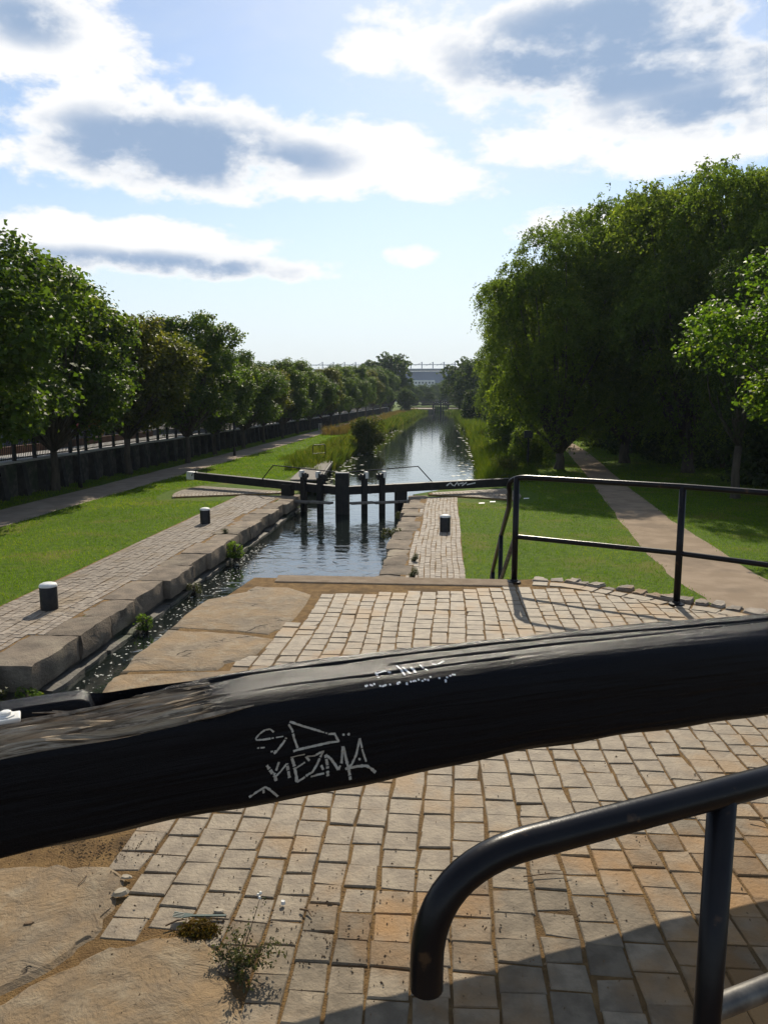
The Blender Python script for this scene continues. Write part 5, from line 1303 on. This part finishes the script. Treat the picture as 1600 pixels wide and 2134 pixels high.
mp_ = P(415, 1942); mo = empty('moss_clump', mp_, label='rusty brown moss clump between slab and setts under the fork', cat='moss')
n_ = 2600; d = unit(rng.normal(size=(n_, 3))); d[:, 2] = np.abs(d[:, 2]); p = d * rng.uniform(.2, 1, (n_, 1)) ** .5 * np.array([.055, .035, .022]) * (1 + .3 * rng.normal(size=(n_, 1)))
V_, Q_, R_ = leaves(p, d + rng.normal(size=(n_, 3)) * .6, .012, .005, np.clip(rng.normal(size=n_) * .25 + .5, 0, 1))
link('cushion', npmesh('moss', V_, Q_, leafmat('moss_leaf', (.06, .035, .008), (.10, .06, .012), (.10, .10, .02), .3, .1), R_), mo)
# weed
wb = P(492, 2025); wd_ = empty('weed', wb, label='straggly flowering weed growing at the slab corner', cat='weed')
mb = MB(); LP, LN, LR_ = [], [], []
tips = [(543, 1868, .16), (575, 1960, .09), (590, 1985, .06), (520, 1930, .12), (470, 1965, .05), (450, 1990, .03), (540, 2000, .05), (515, 2060, .02), (560, 2010, .05), (480, 1935, .06), (500, 1990, .10), (530, 1975, .10), (445, 1975, .04), (505, 2040, .03), (555, 1975, .07), (495, 1955, .09)]
for (x, y, z) in tips:
    e = P(x, y, z) - wb; m_ = e * .5 + Vector((random.uniform(-.02, .02), random.uniform(-.02, .02), .02))
    path = arc((0, 0, 0), m_, e, 8); mb.tube(path, [.0022 - .0014 * i / 8 for i in range(9)], 5)
    for i in range(2, 9):
        for _ in range(8 if z < .12 else 3):
            q = path[i] + Vector((random.gauss(0, .010), random.gauss(0, .010), random.gauss(0, .006))); LP.append(q[:])
mb.build('stem', M_twig, wd_)
LP = np.array(LP); n_ = len(LP); LP[:, 2] = np.maximum(LP[:, 2], .004)
V_, Q_, R_ = leaves(LP, rng.normal(size=(n_, 3)) + np.array([0, 0, .8]), rng.uniform(.007, .018, n_), rng.uniform(.004, .008, n_), np.clip(rng.normal(size=n_) * .25 + .4, 0, 1))
link('leaves', npmesh('weed_leaves', V_, Q_, L_weed, R_), wd_)
fl = MB()
for (x, y, z) in ((543, 1862, .165), (541, 1872, .16), (538, 1866, .16)): fl.lathe([(.002, -.004), (.005, 0), (.003, .005)], 8, P(x, y, z) - wb)
fl.build('flower', M_white, wd_)
# chips, leaves, twigs
def bit(px_, sz, m, nm, lab, cat, el_=1.6, th=.006, rz=0.0):
    p = P(*px_); n__ = 8; V = []
    for z_, f in ((0, 1), (th, .8)):
        for i in range(n__):
            a = 2 * math.pi * i / n__; r_ = sz * f * random.uniform(.75, 1.15); v = Vector((r_ * el_ * math.cos(a), r_ * math.sin(a), z_ + random.uniform(0, .002))); v.rotate(Matrix.Rotation(rz, 3, 'Z')); V.append(v)
    o = mk(nm, V, [tuple(reversed(range(n__))), tuple(range(n__, 2 * n__))] + [(i, (i + 1) % n__, n__ + (i + 1) % n__, n__ + i) for i in range(n__)], m, label=lab, cat=cat)
    o.location = p + Vector((0, 0, .006))
bit((263, 1833), .012, M_chip, 'stone_chip', 'pale stone chip on the edge of the sandy slab', 'stone chip')
bit((252, 1867), .017, M_chip, 'stone_chip', 'larger pale flake between slab and setts', 'stone chip', 1.7, .012, .5)
bit((590, 1888), .007, M_white, 'stone_chip', 'small white pebble on a sett above the weed', 'stone chip', 1.2, .009)
bit((60, 1930), .009, M_twig, 'dead_leaf', 'small curled brown leaf on the sandy slab', 'leaf', 1.9, .004, .3)
bit((455, 1903), .011, M_chip, 'dead_leaf', 'pale dry leaf just above the fork', 'leaf', 1.8, .004)
bit((1185, 1463), .010, M_chip, 'dead_leaf', 'pale leaf under the beam to the right', 'leaf', 1.8, .004)
def twig(a, b, r_, lab):
    p, q = P(*a), P(*b); o = empty('twig', p, label=lab, cat='twig'); MB().tube([(0, 0, .008), (q - p) * .5 + Vector((.006, .006, .012)), (q - p) + Vector((0, 0, .008))], [r_, r_ * .9, r_ * .5], 5).build('stick', M_twig, o)
twig((1090, 1832), (1190, 1828), .0022, 'long dry twig on the setts below the handrail'); twig((345, 1935), (385, 1922), .003, 'short dark twig left of the fork')
twig((625, 1900), (650, 1916), .0035, 'short thick dark twig on the setts right of the weed'); twig((163, 1850), (183, 1825), .0018, 'pale straw on the sandy slab'); twig((1560, 1712), (1600, 1722), .003, 'dark twig at the right edge below the handrail')
# crumbs of soil and dry litter
n_ = 800; pts = []
while len(pts) < n_:
    if random.random() < .55: x, y = random.gauss(620, 240), random.gauss(1930, 70)
    else: x, y = random.uniform(60, 1600), random.uniform(1560, 2120)
    if random.random() < .25: x, y = random.gauss(200, 70), random.gauss(1770, 14)
    if y < 1480 or y > 2130: continue
    q = P(x, y); pts.append((q.x, q.y, .004 + random.uniform(0, .004)))
V = []; Fc = []
for p in pts:
    r_ = random.uniform(.0008, .0032); k = len(V); a = random.uniform(0, 6.28); e_ = random.uniform(1, 2.4)
    for t in range(4):
        an = a + t * math.pi / 2; V.append((p[0] + r_ * (e_ if t % 2 else 1) * math.cos(an), p[1] + r_ * (e_ if t % 2 else 1) * math.sin(an), p[2] - .003))
    V.append((p[0], p[1], p[2] + r_)); Fc += [(k, k + 1, k + 4), (k + 1, k + 2, k + 4), (k + 2, k + 3, k + 4), (k + 3, k, k + 4)]
mk('soil_crumbs', V, Fc, M_twig, kind='stuff', label='crumbs of soil and dry litter scattered over the setts')
# white litter on the lawn
for x, y, lab in ((1003, 1052, 'small white litter on the lawn edge by the paved fan'), (1026, 1049, 'second scrap of white litter near the paved fan'), (1096, 1042, 'white scrap in the shade on the tip of the paved fan')):
    p = P(x, y, ZL); o = mk('litter', [(-.10, -.04, 0), (.10, -.05, .01), (.11, .05, .03), (-.09, .05, .02)], [(0, 1, 2, 3)], M_white, label=lab, cat='litter'); o.location = p + Vector((0, 0, .05))
    sol = o.modifiers.new('thick', 'SOLIDIFY'); sol.thickness = .006

# ================================================================== HAZE
hm = bpy.data.materials.new('haze_air'); hm.use_nodes = True; N = NT(hm.node_tree); N.n.remove(N.n['Principled BSDF'])
pv = N.n.new('ShaderNodeVolumePrincipled'); pv.inputs['Density'].default_value = .00022; pv.inputs['Color'].default_value = (.72, .85, 1.0, 1); pv.inputs['Anisotropy'].default_value = .1
N.l.new(pv.outputs[0], N.n['Material Output'].inputs['Volume'])
hzo = MB().box(-1900, 1900, -60, 2300, -7.2, 62).build('haze', hm, kind='stuff', label='thin bluish summer haze over the canal')
